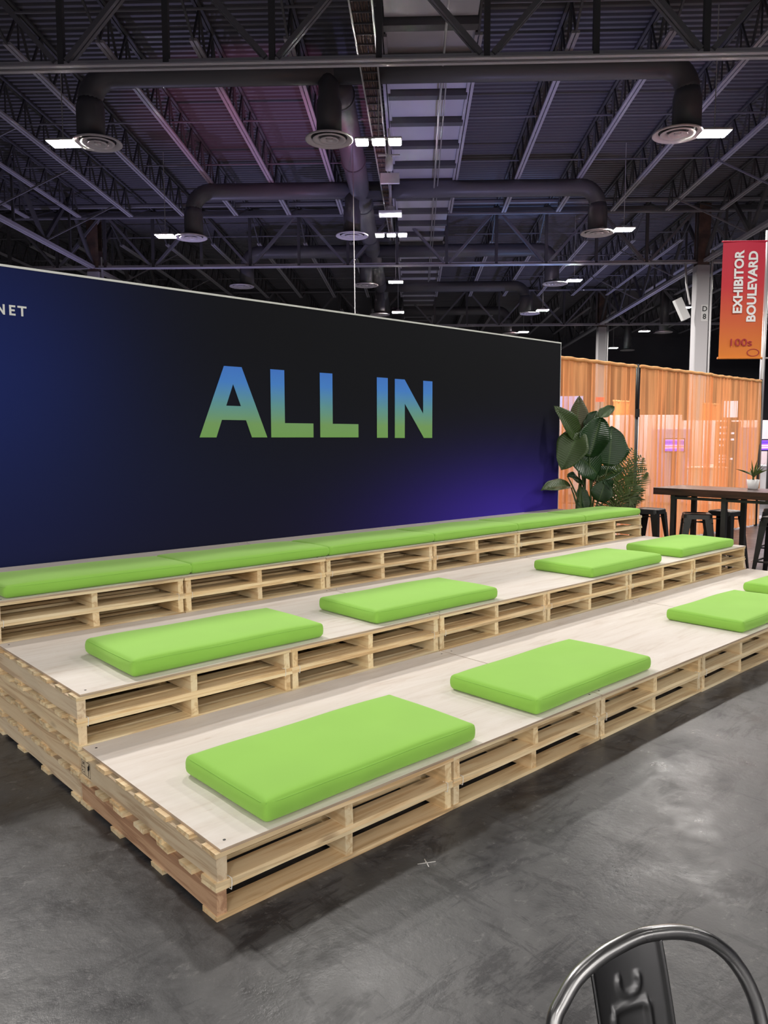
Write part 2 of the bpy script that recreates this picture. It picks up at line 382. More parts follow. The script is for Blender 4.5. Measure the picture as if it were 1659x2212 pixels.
# ------------------------------------------------------------------ ducts and diffusers
def elbow(bx, bz, s, r=.62, n=7): return [(bx + s * r * math.sin(k / n * math.pi / 2), 0, bz - r * (1 - math.cos(k / n * math.pi / 2))) for k in range(n + 1)]
DZ, DIFZ = 10.33, 8.80
md = obj('air_duct', None, None, (0, 0, 0)); md.matrix_world = HALL
tag(md, 'long dark round main air duct running away under the roof', 'duct')
obj('pipe_run', MB().tube([(-1.86, 19.9, DZ), (-1.86, 64, DZ)], .36, 20).mesh('pipe_run', 'duct', True), md)
for k in range(8): obj('duct_collar', MB().tube([(-1.86, 20.5 + 4.6 * k, DZ), (-1.86, 20.6 + 4.6 * k, DZ)], .395, 20).mesh('duct_collar', 'duct'), md)
ROWS = (19.25, 28.1, 37.0, 45.6, 54.2)
RN = ('nearest', 'second', 'third', 'fourth', 'farthest')
def branch(row, side):
    d = ROWS[row]; L = -7.75 if side < 0 else 6.4
    drop = L; start = -1.86
    lab = '%s dark cross duct bending down to a round diffuser on the %s' % (RN[row], 'left' if side < 0 else 'right')
    t = tag(obj('branch_duct', None), lab, 'duct', 'branch ducts with downturned ends'); t.matrix_world = HALL @ Matrix.Translation((0, d, 0))
    ex = drop - side * .62
    pts = [(start, 0, DZ), (start + (ex - start) * .5, 0, DZ)] + elbow(ex, DZ, side)
    obj('cross_pipe', MB().tube(pts, .285, 18).mesh('cross_pipe', 'duct', True), t)
    obj('drop', MB().tube([(drop, 0, DZ - .55), (drop, 0, DZ - .75), (drop, 0, DIFZ + .05)], [.285, .33, .33], 18).mesh('drop', 'duct', True), t)
def diffuser_mesh():
    a = MB(); 
    a.lathe([(.57, .0), (.575, -.03), (.55, -.045), (.45, .01), (.43, .03)], 36)
    c = MB(); c.lathe([(.40, -.02), (.395, -.035), (.33, -.03), (.26, .03), (.25, .05)], 30)
    e = MB(); e.lathe([(.23, -.035), (.225, -.05), (.17, -.045), (.10, .02)], 24); e.lathe([(0.0, -.055), (.08, -.05), (.085, -.035), (.04, .03)], 18)
    th = MB(); th.lathe([(0, .06), (.43, .06), (.57, .0), (.33, .10)], 24)
    return a.mesh('outer_ring', 'diffuser', True), c.mesh('inner_ring', 'diffuser', True), e.mesh('core', 'diffuser', True), th.mesh('throat', 'diffuser_dark')
DM = diffuser_mesh()
def diffuser(b_, d, lab, z=DIFZ, tilt=0):
    t = thing('air_diffuser', lab, 'diffuser', hp_(b_, d, z), 0, 'round ceiling air diffusers')
    for n, me in zip(('outer_ring', 'inner_ring', 'core', 'throat'), DM): obj(n, me, t)
LB = (-7.6, -7.86, -8.0); MBB = (-2.0, -2.14, -2.18, -1.9); RBB = (6.2, 6.4, 6.55, 6.68, 6.66)
for i in range(3): branch(i, -1)
for i in range(5): branch(i, 1)
for i in range(3): diffuser(LB[i], ROWS[i], '%s pale round diffuser in the left row' % RN[i])
for i in range(4): diffuser(MBB[i], ROWS[i], '%s pale round diffuser in the middle row below the main duct' % RN[i])
for i in range(5): diffuser(RBB[i], ROWS[i], '%s pale round diffuser in the right row' % RN[i])
for b_, d, lab in ((16.9, 54, 'small round diffuser between the two columns, beside a lamp'), (17.4, 64.8, 'tiny far diffuser just above the orange drape')):
    diffuser(b_, d, lab)
    t = tag(obj('drop_duct', None), 'dark drop duct above the ' + lab, 'duct'); t.matrix_world = HALL @ Matrix.Translation((b_, d, 0))
    obj('drop', MB().tube([(0, 0, ROOF), (0, 0, DIFZ + .05)], .3, 14).mesh('drop', 'duct', True), t)
for i in range(4):
    t = tag(obj('drop_duct', None), '%s short dark drop duct below the main duct' % RN[i], 'duct', 'drop ducts over the middle diffusers'); t.matrix_world = HALL @ Matrix.Translation((MBB[i], ROWS[i], 0))
    obj('drop', MB().tube([(0, 0, DZ), (0, 0, 9.75), (0, 0, 9.6), (0, 0, DIFZ + .05)], [.25, .25, .3, .3], 18).mesh('drop', 'duct', True), t)
# ------------------------------------------------------------------ lamps
def lamp_parts():
    h = MB().span((-.34, -.25, .012), (.34, .25, .06)).mesh('housing', 'lamp_body', bevel=.01)
    l = MB().add([(-.31, -.225, 0), (-.31, .225, 0), (.31, .225, 0), (.31, -.225, 0)], [(0, 1, 2, 3)]).mesh('lens', 'lens')
    s = MB(); s.tube([(0, 0, .06), (0, 0, 2.86)], .012, 6); s.span((-.1, -.08, .06), (.1, .08, .14))
    return h, l, s.mesh('hanger', 'lamp_body')
LH, LL, LS = lamp_parts()
def lamp(b_, d, lab, z=8.75):
    t = thing('floodlight', lab, 'lamp', hp_(b_, d, z), HROT, 'bright white hall floodlights')
    obj('housing', LH, t); obj('lens', LL, t); obj('hanger', LS, t)
L3L = MB().add([(-.13, -.21, 0), (-.13, .21, 0), (.13, .21, 0), (.13, -.21, 0)], [(0, 1, 2, 3)]).mesh('lens', 'lens3')
L3H = MB().lathe([(.05, .22), (.1, .2), (.17, .02), (.2, .0)], 14).mesh('shade', 'lamp_body')
def triple(b_, d, lab, z=8.75):
    t = thing('triple_floodlight', lab, 'lamp', hp_(b_, d, z), HROT, 'triple floodlights under the cable tray')
    for k in (-1, 0, 1):
        obj('lens', L3L, t, (k * .40, 0, 0)); obj('shade', MB().span((-.16, -.22, .01), (.16, .22, .06)).mesh('shade', 'lamp_body', bevel=.01), t, (k * .40, 0, 0))
    obj('hanger', MB().bar((-.5, 0, .09), (.5, 0, .09), .05, .05).tube([(0, 0, .09), (0, 0, 1.26)], .015, 6).mesh('hanger', 'lamp_body'), t)
lamp(-8.42, 19.2, 'large glaring floodlight beside the nearest left diffuser'); lamp(-8.68, 27.8, 'smaller floodlight beside the second left diffuser')
triple(-.83, 19.4, 'nearest bright triple floodlight hanging below the cable tray'); triple(-.76, 28.0, 'second bright triple floodlight below the cable tray')
lamp(-.78, 36.2, 'third floodlight in the middle row over the backdrop'); lamp(-.83, 44.7, 'lowest floodlight in the middle row just above the backdrop edge')
for b_, d, lab in ((7.03, 19.2, 'large glaring floodlight beside the nearest right diffuser'), (7.19, 27.6, 'second floodlight in the right row beside its diffuser'), (7.27, 36.2, 'third floodlight in the right row'), (7.21, 44.4, 'fourth floodlight in the right row above the backdrop corner'), (7.4, 53.3, 'smallest floodlight of the right row touching the backdrop edge'),
                   (15.4, 53.3, 'small floodlight between the two off-white columns'), (15.8, 62.9, 'tiny floodlight just above the orange drape'), (14.8, 43.8, 'floodlight half hidden by the column near the camera bracket')): lamp(b_, d, lab)
# ------------------------------------------------------------------ cable tray, conduits, small devices
ct = tag(obj('cable_tray', None), 'long ladder tray filled with brown cables under the roof', 'cable tray'); ct.matrix_world = HALL
for x0, x1 in ((-1.22, -.84), (-.80, -.80)):
    pass
obj('tray_rail', MB().bar((-1.24, 15, 10.0), (-.94, 33.6, 10.0), .035, .09).mesh('tray_rail', 'conduit'), ct)
obj('tray_rail', MB().bar((-.79, 15, 10.0), (-.80, 33.6, 10.0), .035, .09).mesh('tray_rail', 'conduit'), ct)
rg = MB().span((0, -.015, 9.97), (.42, .015, 10.0)).mesh('rung', 'steel_dark')
for k in range(44):
    y = 15.2 + .42 * k; x = -1.24 + .3 * (y - 15) / 18.6
    obj('rung', rg, ct, (x, y, 0)).scale = ((-.8 - x) / .42, 1, 1)
cb = MB()
for k in range(7):
    f = .08 + k * .14; pts = []
    for q in range(14):
        y = 15 + q * 18.6 / 13; x0 = -1.24 + .3 * (y - 15) / 18.6; pts.append((x0 + (-.8 - x0) * f + RND.uniform(-.012, .012), y, 10.02 + RND.uniform(0, .02)))
    cb.tube(pts, .026, 5)
tag(obj('cables', cb.mesh('cables', 'cables'), ct), kind='stuff')
for nm, pts, r, lab in (('conduit', [(.70, 14, 10.3), (.68, 22, 10.3), (.85, 44, 10.3)], .028, 'pale straight conduit pipe crossing under the white ceiling panels'),
                        ('conduit', [(.80, 19, 10.35), (.92, 44, 10.35)], .018, 'thinner conduit pipe running beside the pale one')):
    o = obj(nm, MB().tube(pts, r, 8).mesh(nm, 'conduit')); o.matrix_world = HALL; tag(o, lab, 'conduit')
def device(b_, d, z, kind, lab):
    t = thing('ceiling_device', lab, 'device', hp_(b_, d, z), HROT)
    if kind == 'box': obj('body', MB().span((-.28, -.05, -.15), (.28, .05, .15)).mesh('body', 'white_device', bevel=.01), t); obj('stem', MB().tube([(0, 0, .15), (0, 0, 1.1)], .02, 6).mesh('stem', 'white_device'), t)
    elif kind == 'flat': obj('body', MB().span((-.38, -.3, -.06), (.38, .3, .02)).mesh('body', 'white_device', bevel=.01), t); obj('stem', MB().lathe([(.16, .02), (.16, .2), (.05, .24), (.04, .9)], 12).mesh('stem', 'white_device'), t)
    else: obj('body', MB().lathe([(0, -.22), (.1, -.2), (.11, .1), (.04, .2), (.03, .9)], 14).mesh('body', 'white_device', True), t); obj('bracket', MB().span((-.3, -.02, .18), (.3, .02, .22)).mesh('bracket', 'white_device'), t)
device(-.66, 22.1, 9.2, 'can', 'white spotlight can hanging below the nearest triple floodlight')
device(-.67, 23.4, 9.2, 'box', 'square white panel hanging beside the ceiling panels')
device(-.76, 26.9, 9.2, 'flat', 'flat white unit on a stem above the second triple floodlight')
device(-10.6, 41.5, 8.4, 'flat', 'flat white unit just above the backdrop, left of centre')
for b_, d, z, lab in ((-9.3, 16.9, 10.3, 'white horn cut by the left photo edge near the top'), (7.5, 16.9, 11.0, 'white horn at the top right corner')):
    t = thing('horn_speaker', lab, 'speaker', hp_(b_, d, z)); obj('bell', MB().lathe([(.06, .3), (.1, .1), (.26, -.05), (.28, -.07), (0, -.02)], 18).mesh('bell', 'white_device', True), t); obj('hanger', MB().tube([(0, 0, .3), (0, 0, 1.0)], .02, 6).mesh('hanger', 'steel_dark'), t)
# hanging wire in front of the middle diffuser
o = obj('hanging_wire', MB().tube([(-1.72, 23.0, 10.05), (-1.66, 23.0, 3.2)], .012, 5).mesh('hanging_wire', 'conduit')); o.matrix_world = HALL; tag(o, 'thin pale wire hanging in front of the middle duct', 'wire')

# ================================================================== pallet stands
PW, HP = 1.2209, .124
TIERS = ((0.0, 0.0, 0.0), (.0015, 1.2356, .003), (-.0021, 2.4477, .0073))
BD = .0175
def board_mesh(name, L, w, h, mat, seed):
    r = random.Random(seed); mb = MB(); nseg = 4
    for k in range(nseg + 1):
        x = -L / 2 + L * k / nseg; e = lambda a: r.uniform(-a, a)
        mb.v += [(x + (e(.004) if k in (0, nseg) else 0), -w / 2 + e(.003), -h / 2), (x, w / 2 + e(.003), -h / 2), (x, w / 2 + e(.003), h / 2 + e(.0006)), (x, -w / 2 + e(.003), h / 2 + e(.0006))]
    for k in range(nseg):
        o = 4 * k
        for j in range(4): mb.f.append((o + j, o + (j + 1) % 4, o + 4 + (j + 1) % 4, o + 4 + j)); mb.m.append(0)
    mb.f += [(3, 2, 1, 0), tuple(4 * nseg + j for j in range(4))]; mb.m += [0, 0]
    return mb.mesh(name, mat)
TOPB = [board_mesh('deck_board', 1.219, .098, BD, 'pine', s) for s in range(5)]
BOTB = [board_mesh('bottom_board', 1.219, .098, BD, 'pine', 20 + s) for s in range(4)]
STR = [board_mesh('stringer', 1.205, .040, HP - 2 * BD, 'pine', 40 + s) for s in range(4)]
STR_SIDE = board_mesh('stringer', 1.205, .040, HP - 2 * BD, 'pine_side', 60)
STR_PINK = board_mesh('stringer', 1.205, .040, HP - 2 * BD, 'pine_pink', 61)
TIE = MB().tube([(0, -.004, -.02), (.002, -.005, 0), (.002, -.004, .02), (0, .02, .022), (-.001, .02, -.022)], .0016, 5, closed=True).mesh('plastic_tie', 'white_tie')
ORD = ('first', 'second', 'third', 'fourth', 'fifth', 'sixth')
def pallet(tier, col, layer):
    x0, y0, a = TIERS[tier]
    ox = x0 + col * PW * math.cos(a); oy = y0 + col * PW * math.sin(a)
    nl = 2 * (tier + 1)
    tn = ('front tier', 'middle tier', 'top tier')[tier]
    ln = {nl - 1: 'upper', nl - 2: 'lower'}.get(layer, ('floor-level', 'second-layer', 'third-layer', 'fourth-layer')[min(layer, 3)])
    if tier == 0 and col == 0: extra = ', pinkish side beam' if layer == 0 else ''
    else: extra = ''
    t = thing('wooden_pallet', '%s pine pallet of the %s, %s stack from left%s' % (ln, tn, ORD[col], extra), 'pallet', (ox + RND.uniform(-.001, .001), oy + RND.uniform(-.004, .004), layer * HP), a + RND.uniform(-.0015, .0015), 'pine pallets of the %s' % tn)
    for k, x in enumerate((.028, .61, 1.191)):
        me = STR[RND.randrange(4)]
        if col == 0 and k == 0: me = STR_PINK if (tier == 0 and layer == 0) else STR_SIDE
        s = obj('stringer', me, t, (x + (RND.uniform(-.012, .012) if k == 1 else 0), .6105, HP / 2), (0, 0, math.pi / 2))
        if tier == 0 and col == 0 and k == 0 and layer == 1: stamp(s)
    for yc in (.052, .225, .41, .6, .785, .98, 1.168):
        obj('deck_board', TOPB[RND.randrange(5)], t, (.6095 + RND.uniform(-.004, .004), yc + (RND.uniform(-.012, .012) if .1 < yc < 1.1 else 0), HP - BD / 2), (0, 0, RND.choice((0, math.pi)) + RND.uniform(-.004, .004)))
    for yc in (.052, .455, .825, 1.168):
        obj('bottom_board', BOTB[RND.randrange(4)], t, (.6095 + RND.uniform(-.004, .004), yc + (RND.uniform(-.012, .012) if .1 < yc < 1.1 else 0), BD / 2), (0, 0, RND.choice((0, math.pi))))
    if layer == nl - 1:
        for x in (.052, 1.168): obj('plastic_tie', TIE, t, (x + RND.uniform(-.006, .006), .0, .0))
    return t
def stamp(s):
    # printed wheat-ear mark, burnt into the side of the beam (local x runs along the beam, +y faces left outwards)
    st = MB(); y = .0215; cx, cz = .545, .0
    def q(x0, z0, x1, z1): st.add([(cx + x0, y, cz + z0), (cx + x1, y, cz + z0), (cx + x1, y, cz + z1), (cx + x0, y, cz + z1)], [(0, 1, 2, 3)])
    for a in ((-.05, -.034, .05, -.032), (-.05, .032, .05, .034), (-.05, -.034, -.048, .034), (.048, -.034, .05, .034), (.012, -.03, .014, .03), (.012, 0, .048, .002), (.022, .012, .026, .026), (.032, .012, .036, .026), (.022, -.024, .03, -.02), (.034, -.018, .042, -.014), (-.04, .004, -.03, .028), (-.032, -.004, -.02, .018), (-.03, -.028, -.026, .0)): q(*a) if len(a) == 4 else None
    obj('inspection_stamp', st.mesh('inspection_stamp', 'black'), s)
for tier in range(3):
    for col in range(6):
        for layer in range(2 * (tier + 1)): pallet(tier, col, layer)
# plywood sheets
PLY = .012
tn = ('front', 'middle', 'top')
for tier in range(3):
    x0, y0, a = TIERS[tier]
    depth = (1.228, 1.206, 1.240)[tier]
    zt = 2 * (tier + 1) * HP
    for k in range(3):
        xs = (.022 if k == 0 else k * 2 * PW + .003); xe = (k + 1) * 2 * PW - .003
        L = xe - xs
        s = MB(); s.add([(-L / 2, -depth / 2, 0), (L / 2, -depth / 2, 0), (L / 2, depth / 2, 0), (-L / 2, depth / 2, 0), (-L / 2, -depth / 2, PLY), (L / 2, -depth / 2, PLY), (L / 2, depth / 2, PLY), (-L / 2, depth / 2, PLY)], [(3, 2, 1, 0), (4, 5, 6, 7)])
        s.add([(-L / 2, -depth / 2, 0), (L / 2, -depth / 2, 0), (L / 2, depth / 2, 0), (-L / 2, depth / 2, 0), (-L / 2, -depth / 2, PLY), (L / 2, -depth / 2, PLY), (L / 2, depth / 2, PLY), (-L / 2, depth / 2, PLY)], [(0, 1, 5, 4), (1, 2, 6, 5), (2, 3, 7, 6), (3, 0, 4, 7)], 1)
        c = Vector((x0, y0, 0)) + Matrix.Rotation(a, 3, 'Z') @ Vector(((xs + xe) / 2, depth / 2 + .002, 0)); c.z = zt
        t = tag(obj('plywood_sheet', s.mesh('plywood_sheet', ['ply', 'ply_edge']), None, c, (0, 0, a)), '%s pale plywood sheet from the left on the %s tier' % (ORD[k], tn[tier]), 'plywood', 'plywood sheets covering the tiers')
        sm = MB().lathe([(0, .0006), (.006, .0006), (.006, 0)], 8).mesh('screw', 'black')
        for sx in (-1, 1):
            for sy in (-1, 1): obj('screw', sm, t, (sx * (L / 2 - .045), sy * (depth / 2 - .05), PLY))
# ------------------------------------------------------------------ cushions
def cushion_mesh(w, d, t, seed):
    r = random.Random(seed); ph = [r.uniform(0, 6.28) for _ in range(6)]
    bm = bmesh.new(); nx, ny, nz = 44, 24, 7; R_ = .026
    def warp(x, y, z):
        ix = max(-w / 2 + R_, min(w / 2 - R_, x)); iy = max(-d / 2 + R_, min(d / 2 - R_, y)); iz = max(R_, min(t - R_, z))
        v = Vector((x - ix, y - iy, z - iz))
        p = Vector((ix, iy, iz)) + (v.normalized() * R_ if v.length > 1e-9 else Vector())
        if v.length < 1e-9: p = Vector((x, y, z))
        u, q = 2 * x / w, 2 * y / d
        hz = max(0, z / t)
        p.z += hz * (.010 * (1 - u ** 6) * (1 - q ** 6) + .0025 * math.sin(5 * u + ph[0]) * math.sin(3 * q + ph[1]))
        zz = math.sin(math.pi * min(1, max(0, z / t)))
        p.y += (1 if y > 0 else -1) * (abs(q) > .9) * zz * (.006 + .002 * math.sin(9 * u + ph[2])) + .003 * math.sin(4 * u + ph[3])
        p.x += (1 if x > 0 else -1) * (abs(u) > .95) * zz * (.005 + .002 * math.sin(5 * q + ph[4]))
        cr = max(0, abs(u) - .93) / .07 * max(0, abs(q) - .88) / .12
        p.z += hz * cr * .006
        return p
    def face(fn, na, nb):
        g = [[bm.verts.new(warp(*fn(i / na, j / nb))) for j in range(nb + 1)] for i in range(na + 1)]
        for i in range(na):
            for j in range(nb): bm.faces.new((g[i][j], g[i + 1][j], g[i + 1][j + 1], g[i][j + 1]))
    # cosine-like spacing packs rows near the edges so they stay round
    def e(s, L): 
        s2 = s * 2 - 1; return L / 2 * math.copysign(1 - (1 - abs(s2)) ** 1.6, s2)
    zf = lambda s: t / 2 + e(s, t)
    face(lambda a, b_: (e(a, w), e(b_, d), t), nx, ny); face(lambda a, b_: (e(a, w), e(1 - b_, d), 0), nx, ny)
    face(lambda a, b_: (e(a, w), -d / 2, zf(b_)), nx, nz); face(lambda a, b_: (e(1 - a, w), d / 2, zf(b_)), nx, nz)
    face(lambda a, b_: (-w / 2, e(1 - a, d), zf(b_)), ny, nz); face(lambda a, b_: (w / 2, e(a, d), zf(b_)), ny, nz)
    bmesh.ops.remove_doubles(bm, verts=bm.verts[:], dist=.0008); bmesh.ops.recalc_face_normals(bm, faces=bm.faces[:])
    me = bpy.data.meshes.new('cushion_cover'); bm.to_mesh(me); bm.free(); me.materials.append(M['green']); me.polygons.foreach_set('use_smooth', [True] * len(me.polygons))
    sp = []
    for k in range(60):
        a = k / 60 * 4; s = a % 1; q = int(a)
        x, y = ((-w / 2 + w * s, -d / 2), (w / 2, -d / 2 + d * s), (w / 2 - w * s, d / 2), (-w / 2, d / 2 - d * s))[q]
        p = warp(x, y, t * .90); sp.append(p)
    return me, MB().tube(sp, .0016, 5, closed=True).mesh('seam', 'seam', True)
CT = .088
CM = [cushion_mesh(1.19, .60, CT, s) for s in range(3)]
CM3 = [cushion_mesh(1.216, .53, .076, 9 + s) for s in range(3)]
def cushion(tier, cx, cy, rz, lab, grp, pool=CM):
    me, sm = pool[RND.randrange(3)]
    x0, y0, a = TIERS[tier]
    t = thing('seat_cushion', lab, 'cushion', (cx, cy, 2 * (tier + 1) * HP + PLY), rz + a, grp)
    obj('cover', me, t); obj('seam', sm, t)
G1, G2, G3 = 'green cushions on the front tier', 'green cushions on the middle tier', 'green cushions along the top tier'
cushion(0, .825, .340, .004, 'large nearest green seat cushion on the front tier, at its left end', G1)
cushion(0, 2.485, .350, .012, 'second green cushion from the left on the front tier', G1)
cushion(0, 4.99, .345, -.004, 'third green cushion on the front tier, cut by the right photo edge', G1)
cushion(0, 6.58, .42, .0, 'green cushion sliver at the right photo edge behind the third one', G1)
cushion(1, .905, 1.60, -.010, 'leftmost green cushion on the middle tier', G2)
cushion(1, 2.525, 1.605, -.008, 'second green cushion from the left on the middle tier', G2)
cushion(1, 4.95, 1.60, .006, 'third green cushion from the left on the middle tier', G2)
cushion(1, 6.56, 1.62, -.004, 'rightmost green cushion on the middle tier near the black stools', G2)
for i in range(6):
    x = (i + .5) * PW + .075 - .009 * i
    cushion(2, x, 2.4477 + .0073 * x + .040 + .265, 0, ('%s green cushion from the left in the unbroken top tier row' % ORD[i]) if i < 5 else 'last green cushion of the top tier row, beside the plant', G3, CM3)

# ================================================================== backdrop wall with lettering
WY, WX, WH = 3.72, 7.326, 2.92
bw = thing('backdrop_wall', 'tall dark navy backdrop wall printed with ALL IN behind the tiers', 'backdrop', (0, WY, 0))
def print_mat():
    m, nt, b = new_mat('navy_printed_fabric', (.01, .01, .02), .75, spec=.15)
    tc = nt.nodes.new('ShaderNodeTexCoord'); sx = nt.nodes.new('ShaderNodeSeparateXYZ'); nt.links.new(tc.outputs['Object'], sx.inputs[0])
    def blob(cx, cz, rx, rz):
        u = math_(nt, 'DIVIDE', math_(nt, 'SUBTRACT', sx.outputs[0], cx), rx); v = math_(nt, 'DIVIDE', math_(nt, 'SUBTRACT', sx.outputs[2], cz), rz)
        q = math_(nt, 'ADD', math_(nt, 'MULTIPLY', u, u), math_(nt, 'MULTIPLY', v, v))
        return math_(nt, 'POWER', 2.718, math_(nt, 'MULTIPLY', q, -1.0))
    c = mixc(nt, blob(.1, 2.1, 1.15, 1.25), (.0075, .0078, .0118), (.014, .027, .175))
    c = mixc(nt, math_(nt, 'MULTIPLY', blob(1.0, 1.2, 2.2, .8), .35), c, (.014, .018, .085))
    c = mixc(nt, blob(6.4, .70, 1.9, .66), c, (.050, .026, .37))
    nt.links.new(c, b.inputs['Base Color']); bump(nt, b, noise(nt, tc.outputs['Object'], 300, 2), .1, .002); return m
M['print'] = print_mat()
M['lip'] = new_mat('white_frame_lip', (.9, .9, .9), .3)[0]
obj('graphic', MB().span((.014, -.004, 0), (WX - .008, .05, WH - .016)).mesh('graphic', 'print'), bw)
fr = MB(); fr.span((0, -.008, WH - .016), (WX, .08, WH)); fr.span((0, -.008, 0), (.014, .08, WH - .016)); fr.span((WX - .008, -.006, 0), (WX, .08, WH - .016)); fr.span((.014, .05, 0), (WX - .014, .08, .05))
obj('frame', fr.mesh('frame', 'lip'), bw)
def grad_mat(name, stops, z0, z1, axis=2, rough=.5):
    m, nt, b = new_mat(name, (.5, .5, .5), rough, spec=.2)
    tc = nt.nodes.new('ShaderNodeTexCoord'); sx = nt.nodes.new('ShaderNodeSeparateXYZ'); nt.links.new(tc.outputs['Object'], sx.inputs[0])
    f = math_(nt, 'DIVIDE', math_(nt, 'SUBTRACT', sx.outputs[axis], z0), z1 - z0)
    nt.links.new(ramp(nt, f, stops), b.inputs['Base Color']); return m
M['letters'] = grad_mat('blue_to_green_lettering', [(0, (.25, .50, .15)), (.2, (.26, .49, .19)), (.48, (.17, .44, .50)), (.78, (.095, .32, .95)), (1, (.085, .27, .95))], 1.69, 2.32)
Z0, Z1 = 1.695, 2.315
def letter(name, outer, inner=None, mat='letters', lab=None, t=.004):
    bm = bmesh.new()
    def loop(pts): 
        vs = [bm.verts.new((x, -.004 - t, z)) for x, z in pts]; return [bm.edges.new((vs[i], vs[(i + 1) % len(vs)])) for i in range(len(vs))]
    ed = loop(outer)
    if inner: ed += loop(inner)
    bmesh.ops.triangle_fill(bm, use_beauty=True, use_dissolve=False, edges=ed)
    g = bmesh.ops.extrude_face_region(bm, geom=bm.faces[:]); bmesh.ops.translate(bm, verts=[v for v in g['geom'] if isinstance(v, bmesh.types.BMVert)], vec=(0, t - .0002, 0))
    bmesh.ops.recalc_face_normals(bm, faces=bm.faces[:])
    me = bpy.data.meshes.new(name); bm.to_mesh(me); bm.free(); me.materials.append(M[mat])
    o = obj(name, me, bw)
    if lab: o['label'] = lab
letter('letter', [(2.31, Z1), (2.489, Z1), (2.75, Z0), (2.585, Z0), (2.526, 1.848), (2.279, 1.848), (2.221, Z0), (2.058, Z0)], [(2.399, 2.163), (2.325, 1.972), (2.475, 1.972)], lab='blue-to-green letter A')
for x, s in ((2.794, 'first'), (3.364, 'second')):
    letter('letter', [(x, Z1), (x + .154, Z1), (x + .154, 1.828), (x + .486, 1.828), (x + .486, Z0), (x, Z0)], lab='%s blue-to-green letter L' % s)
letter('letter', [(4.103, Z1 - .006), (4.255, Z1 - .006), (4.255, Z0 - .004), (4.103, Z0 - .004)], lab='blue-to-green letter I')
ZA, ZB = Z0 - .006, Z1 - .009
letter('letter', [(4.357, ZB), (4.498, ZB), (4.78, 1.95), (4.78, ZB), (4.922, ZB), (4.922, ZA), (4.792, ZA), (4.501, 2.053), (4.501, ZA), (4.357, ZA)], lab='blue-to-green letter N')
za, zb, k = 2.568, 2.640, .0135
letter('small_letter', [(.475, za), (.475, zb), (.488, zb), (.518, za + .024), (.518, zb), (.531, zb), (.531, za), (.519, za), (.488, zb - .024), (.488, za)], mat='lip', lab='small white letter N')
letter('small_letter', [(.561, za), (.561, zb), (.603, zb), (.603, zb - k), (.575, zb - k), (.575, za + .043), (.598, za + .043), (.598, za + .030), (.575, za + .030), (.575, za + k), (.603, za + k), (.603, za)], mat='lip', lab='small white letter E')
letter('small_letter', [(.618, zb), (.680, zb), (.680, zb - k), (.656, zb - k), (.656, za), (.642, za), (.642, zb - k), (.618, zb - k)], mat='lip', lab='small white letter T')

# ================================================================== orange drapes
def sheer_mat(name, col, op0, op1):
    m = bpy.data.materials.new(name); m.use_nodes = True; nt = m.node_tree; nt.nodes.clear()
    o = nt.nodes.new('ShaderNodeOutputMaterial')
    df = nt.nodes.new('ShaderNodeBsdfDiffuse'); tr = nt.nodes.new('ShaderNodeBsdfTranslucent'); tp = nt.nodes.new('ShaderNodeBsdfTransparent')
    for n in (df, tr): n.inputs[0].default_value = (*col, 1)
    tp.inputs[0].default_value = (1, .90, .84, 1)
    a = nt.nodes.new('ShaderNodeMixShader'); a.inputs[0].default_value = .45; nt.links.new(df.outputs[0], a.inputs[1]); nt.links.new(tr.outputs[0], a.inputs[2])
    mx = nt.nodes.new('ShaderNodeMixShader'); nt.links.new(tp.outputs[0], mx.inputs[1]); nt.links.new(a.outputs[0], mx.inputs[2])
    v = coords(nt, 'Object', (1, .0, .05)); g = noise(nt, v, 6.5, 3, .6)
    nt.links.new(ramp(nt, g, [(.36, (op0,) * 3), (.64, (op1,) * 3)]), mx.inputs[0]); nt.links.new(mx.outputs[0], o.inputs[0])
    return m
ORG = (1.0, .46, .20)
M['sheer'] = sheer_mat('orange_sheer', ORG, .42, .86)
M['orange_solid'] = fabric('orange_drape_fabric', (.90, .27, .07), 200)
M['orange_hem'] = fabric('orange_hem', (.92, .40, .16), 200)
def drape(x0, x1, y, zt, lab, mat='sheer', seed=0, amp=.035, zb=.03, flare=.0, name='sheer_drape', hem=True):
    r = random.Random(seed); L = x1 - x0; nf = max(3, int(L / .085)); ph = [r.uniform(0, 6.28) for _ in range(4)]; n = int(L * 70)
    t = thing(name, lab, 'curtain', (x0, y, 0), 0, 'orange drapes beyond the backdrop')
    def fn(u, v):
        s = u * L; z = zt + (zb - zt) * v
        a = amp * (.45 + .55 * v); off = a * (math.sin(2 * math.pi * nf * u / 1.6 + ph[0] + 1.3 * math.sin(7 * u + ph[1])) + .5 * math.sin(2 * math.pi * nf * u * .77 + ph[2]))
        return (s + flare * v * (u ** 3) + .01 * math.sin(30 * u + ph[3]) * v, off, z)
    g = MB().grid(fn, n, 10); obj('cloth', g.mesh('cloth', mat, True), t)
    if hem:
        obj('pipe_pocket', MB().tube([(L * k / 24, .006 * math.sin(k * 2.1), zt + .005 * math.sin(k * 1.7)) for k in range(25)], .028, 8).mesh('pipe_pocket', 'orange_hem', True), t)
    return t
drape(7.34, 9.46, 3.86, 2.75, 'orange sheer curtain behind the leafy plant', seed=1)
drape(9.60, 12.0, 3.86, 2.76, 'orange sheer curtain right of the black post', seed=2)
drape(11.96, 14.0, 3.86, 2.75, 'orange sheer curtain ending at the right, behind the bar table', seed=5, flare=.15)
ps = thing('drape_post', 'black telescoping upright between two orange curtains', 'post', (9.53, 3.87, 0))
obj('base_plate', MB().span((-.23, -.23, 0), (.23, .23, .012)).mesh('base_plate', 'black_metal', bevel=.004), ps)
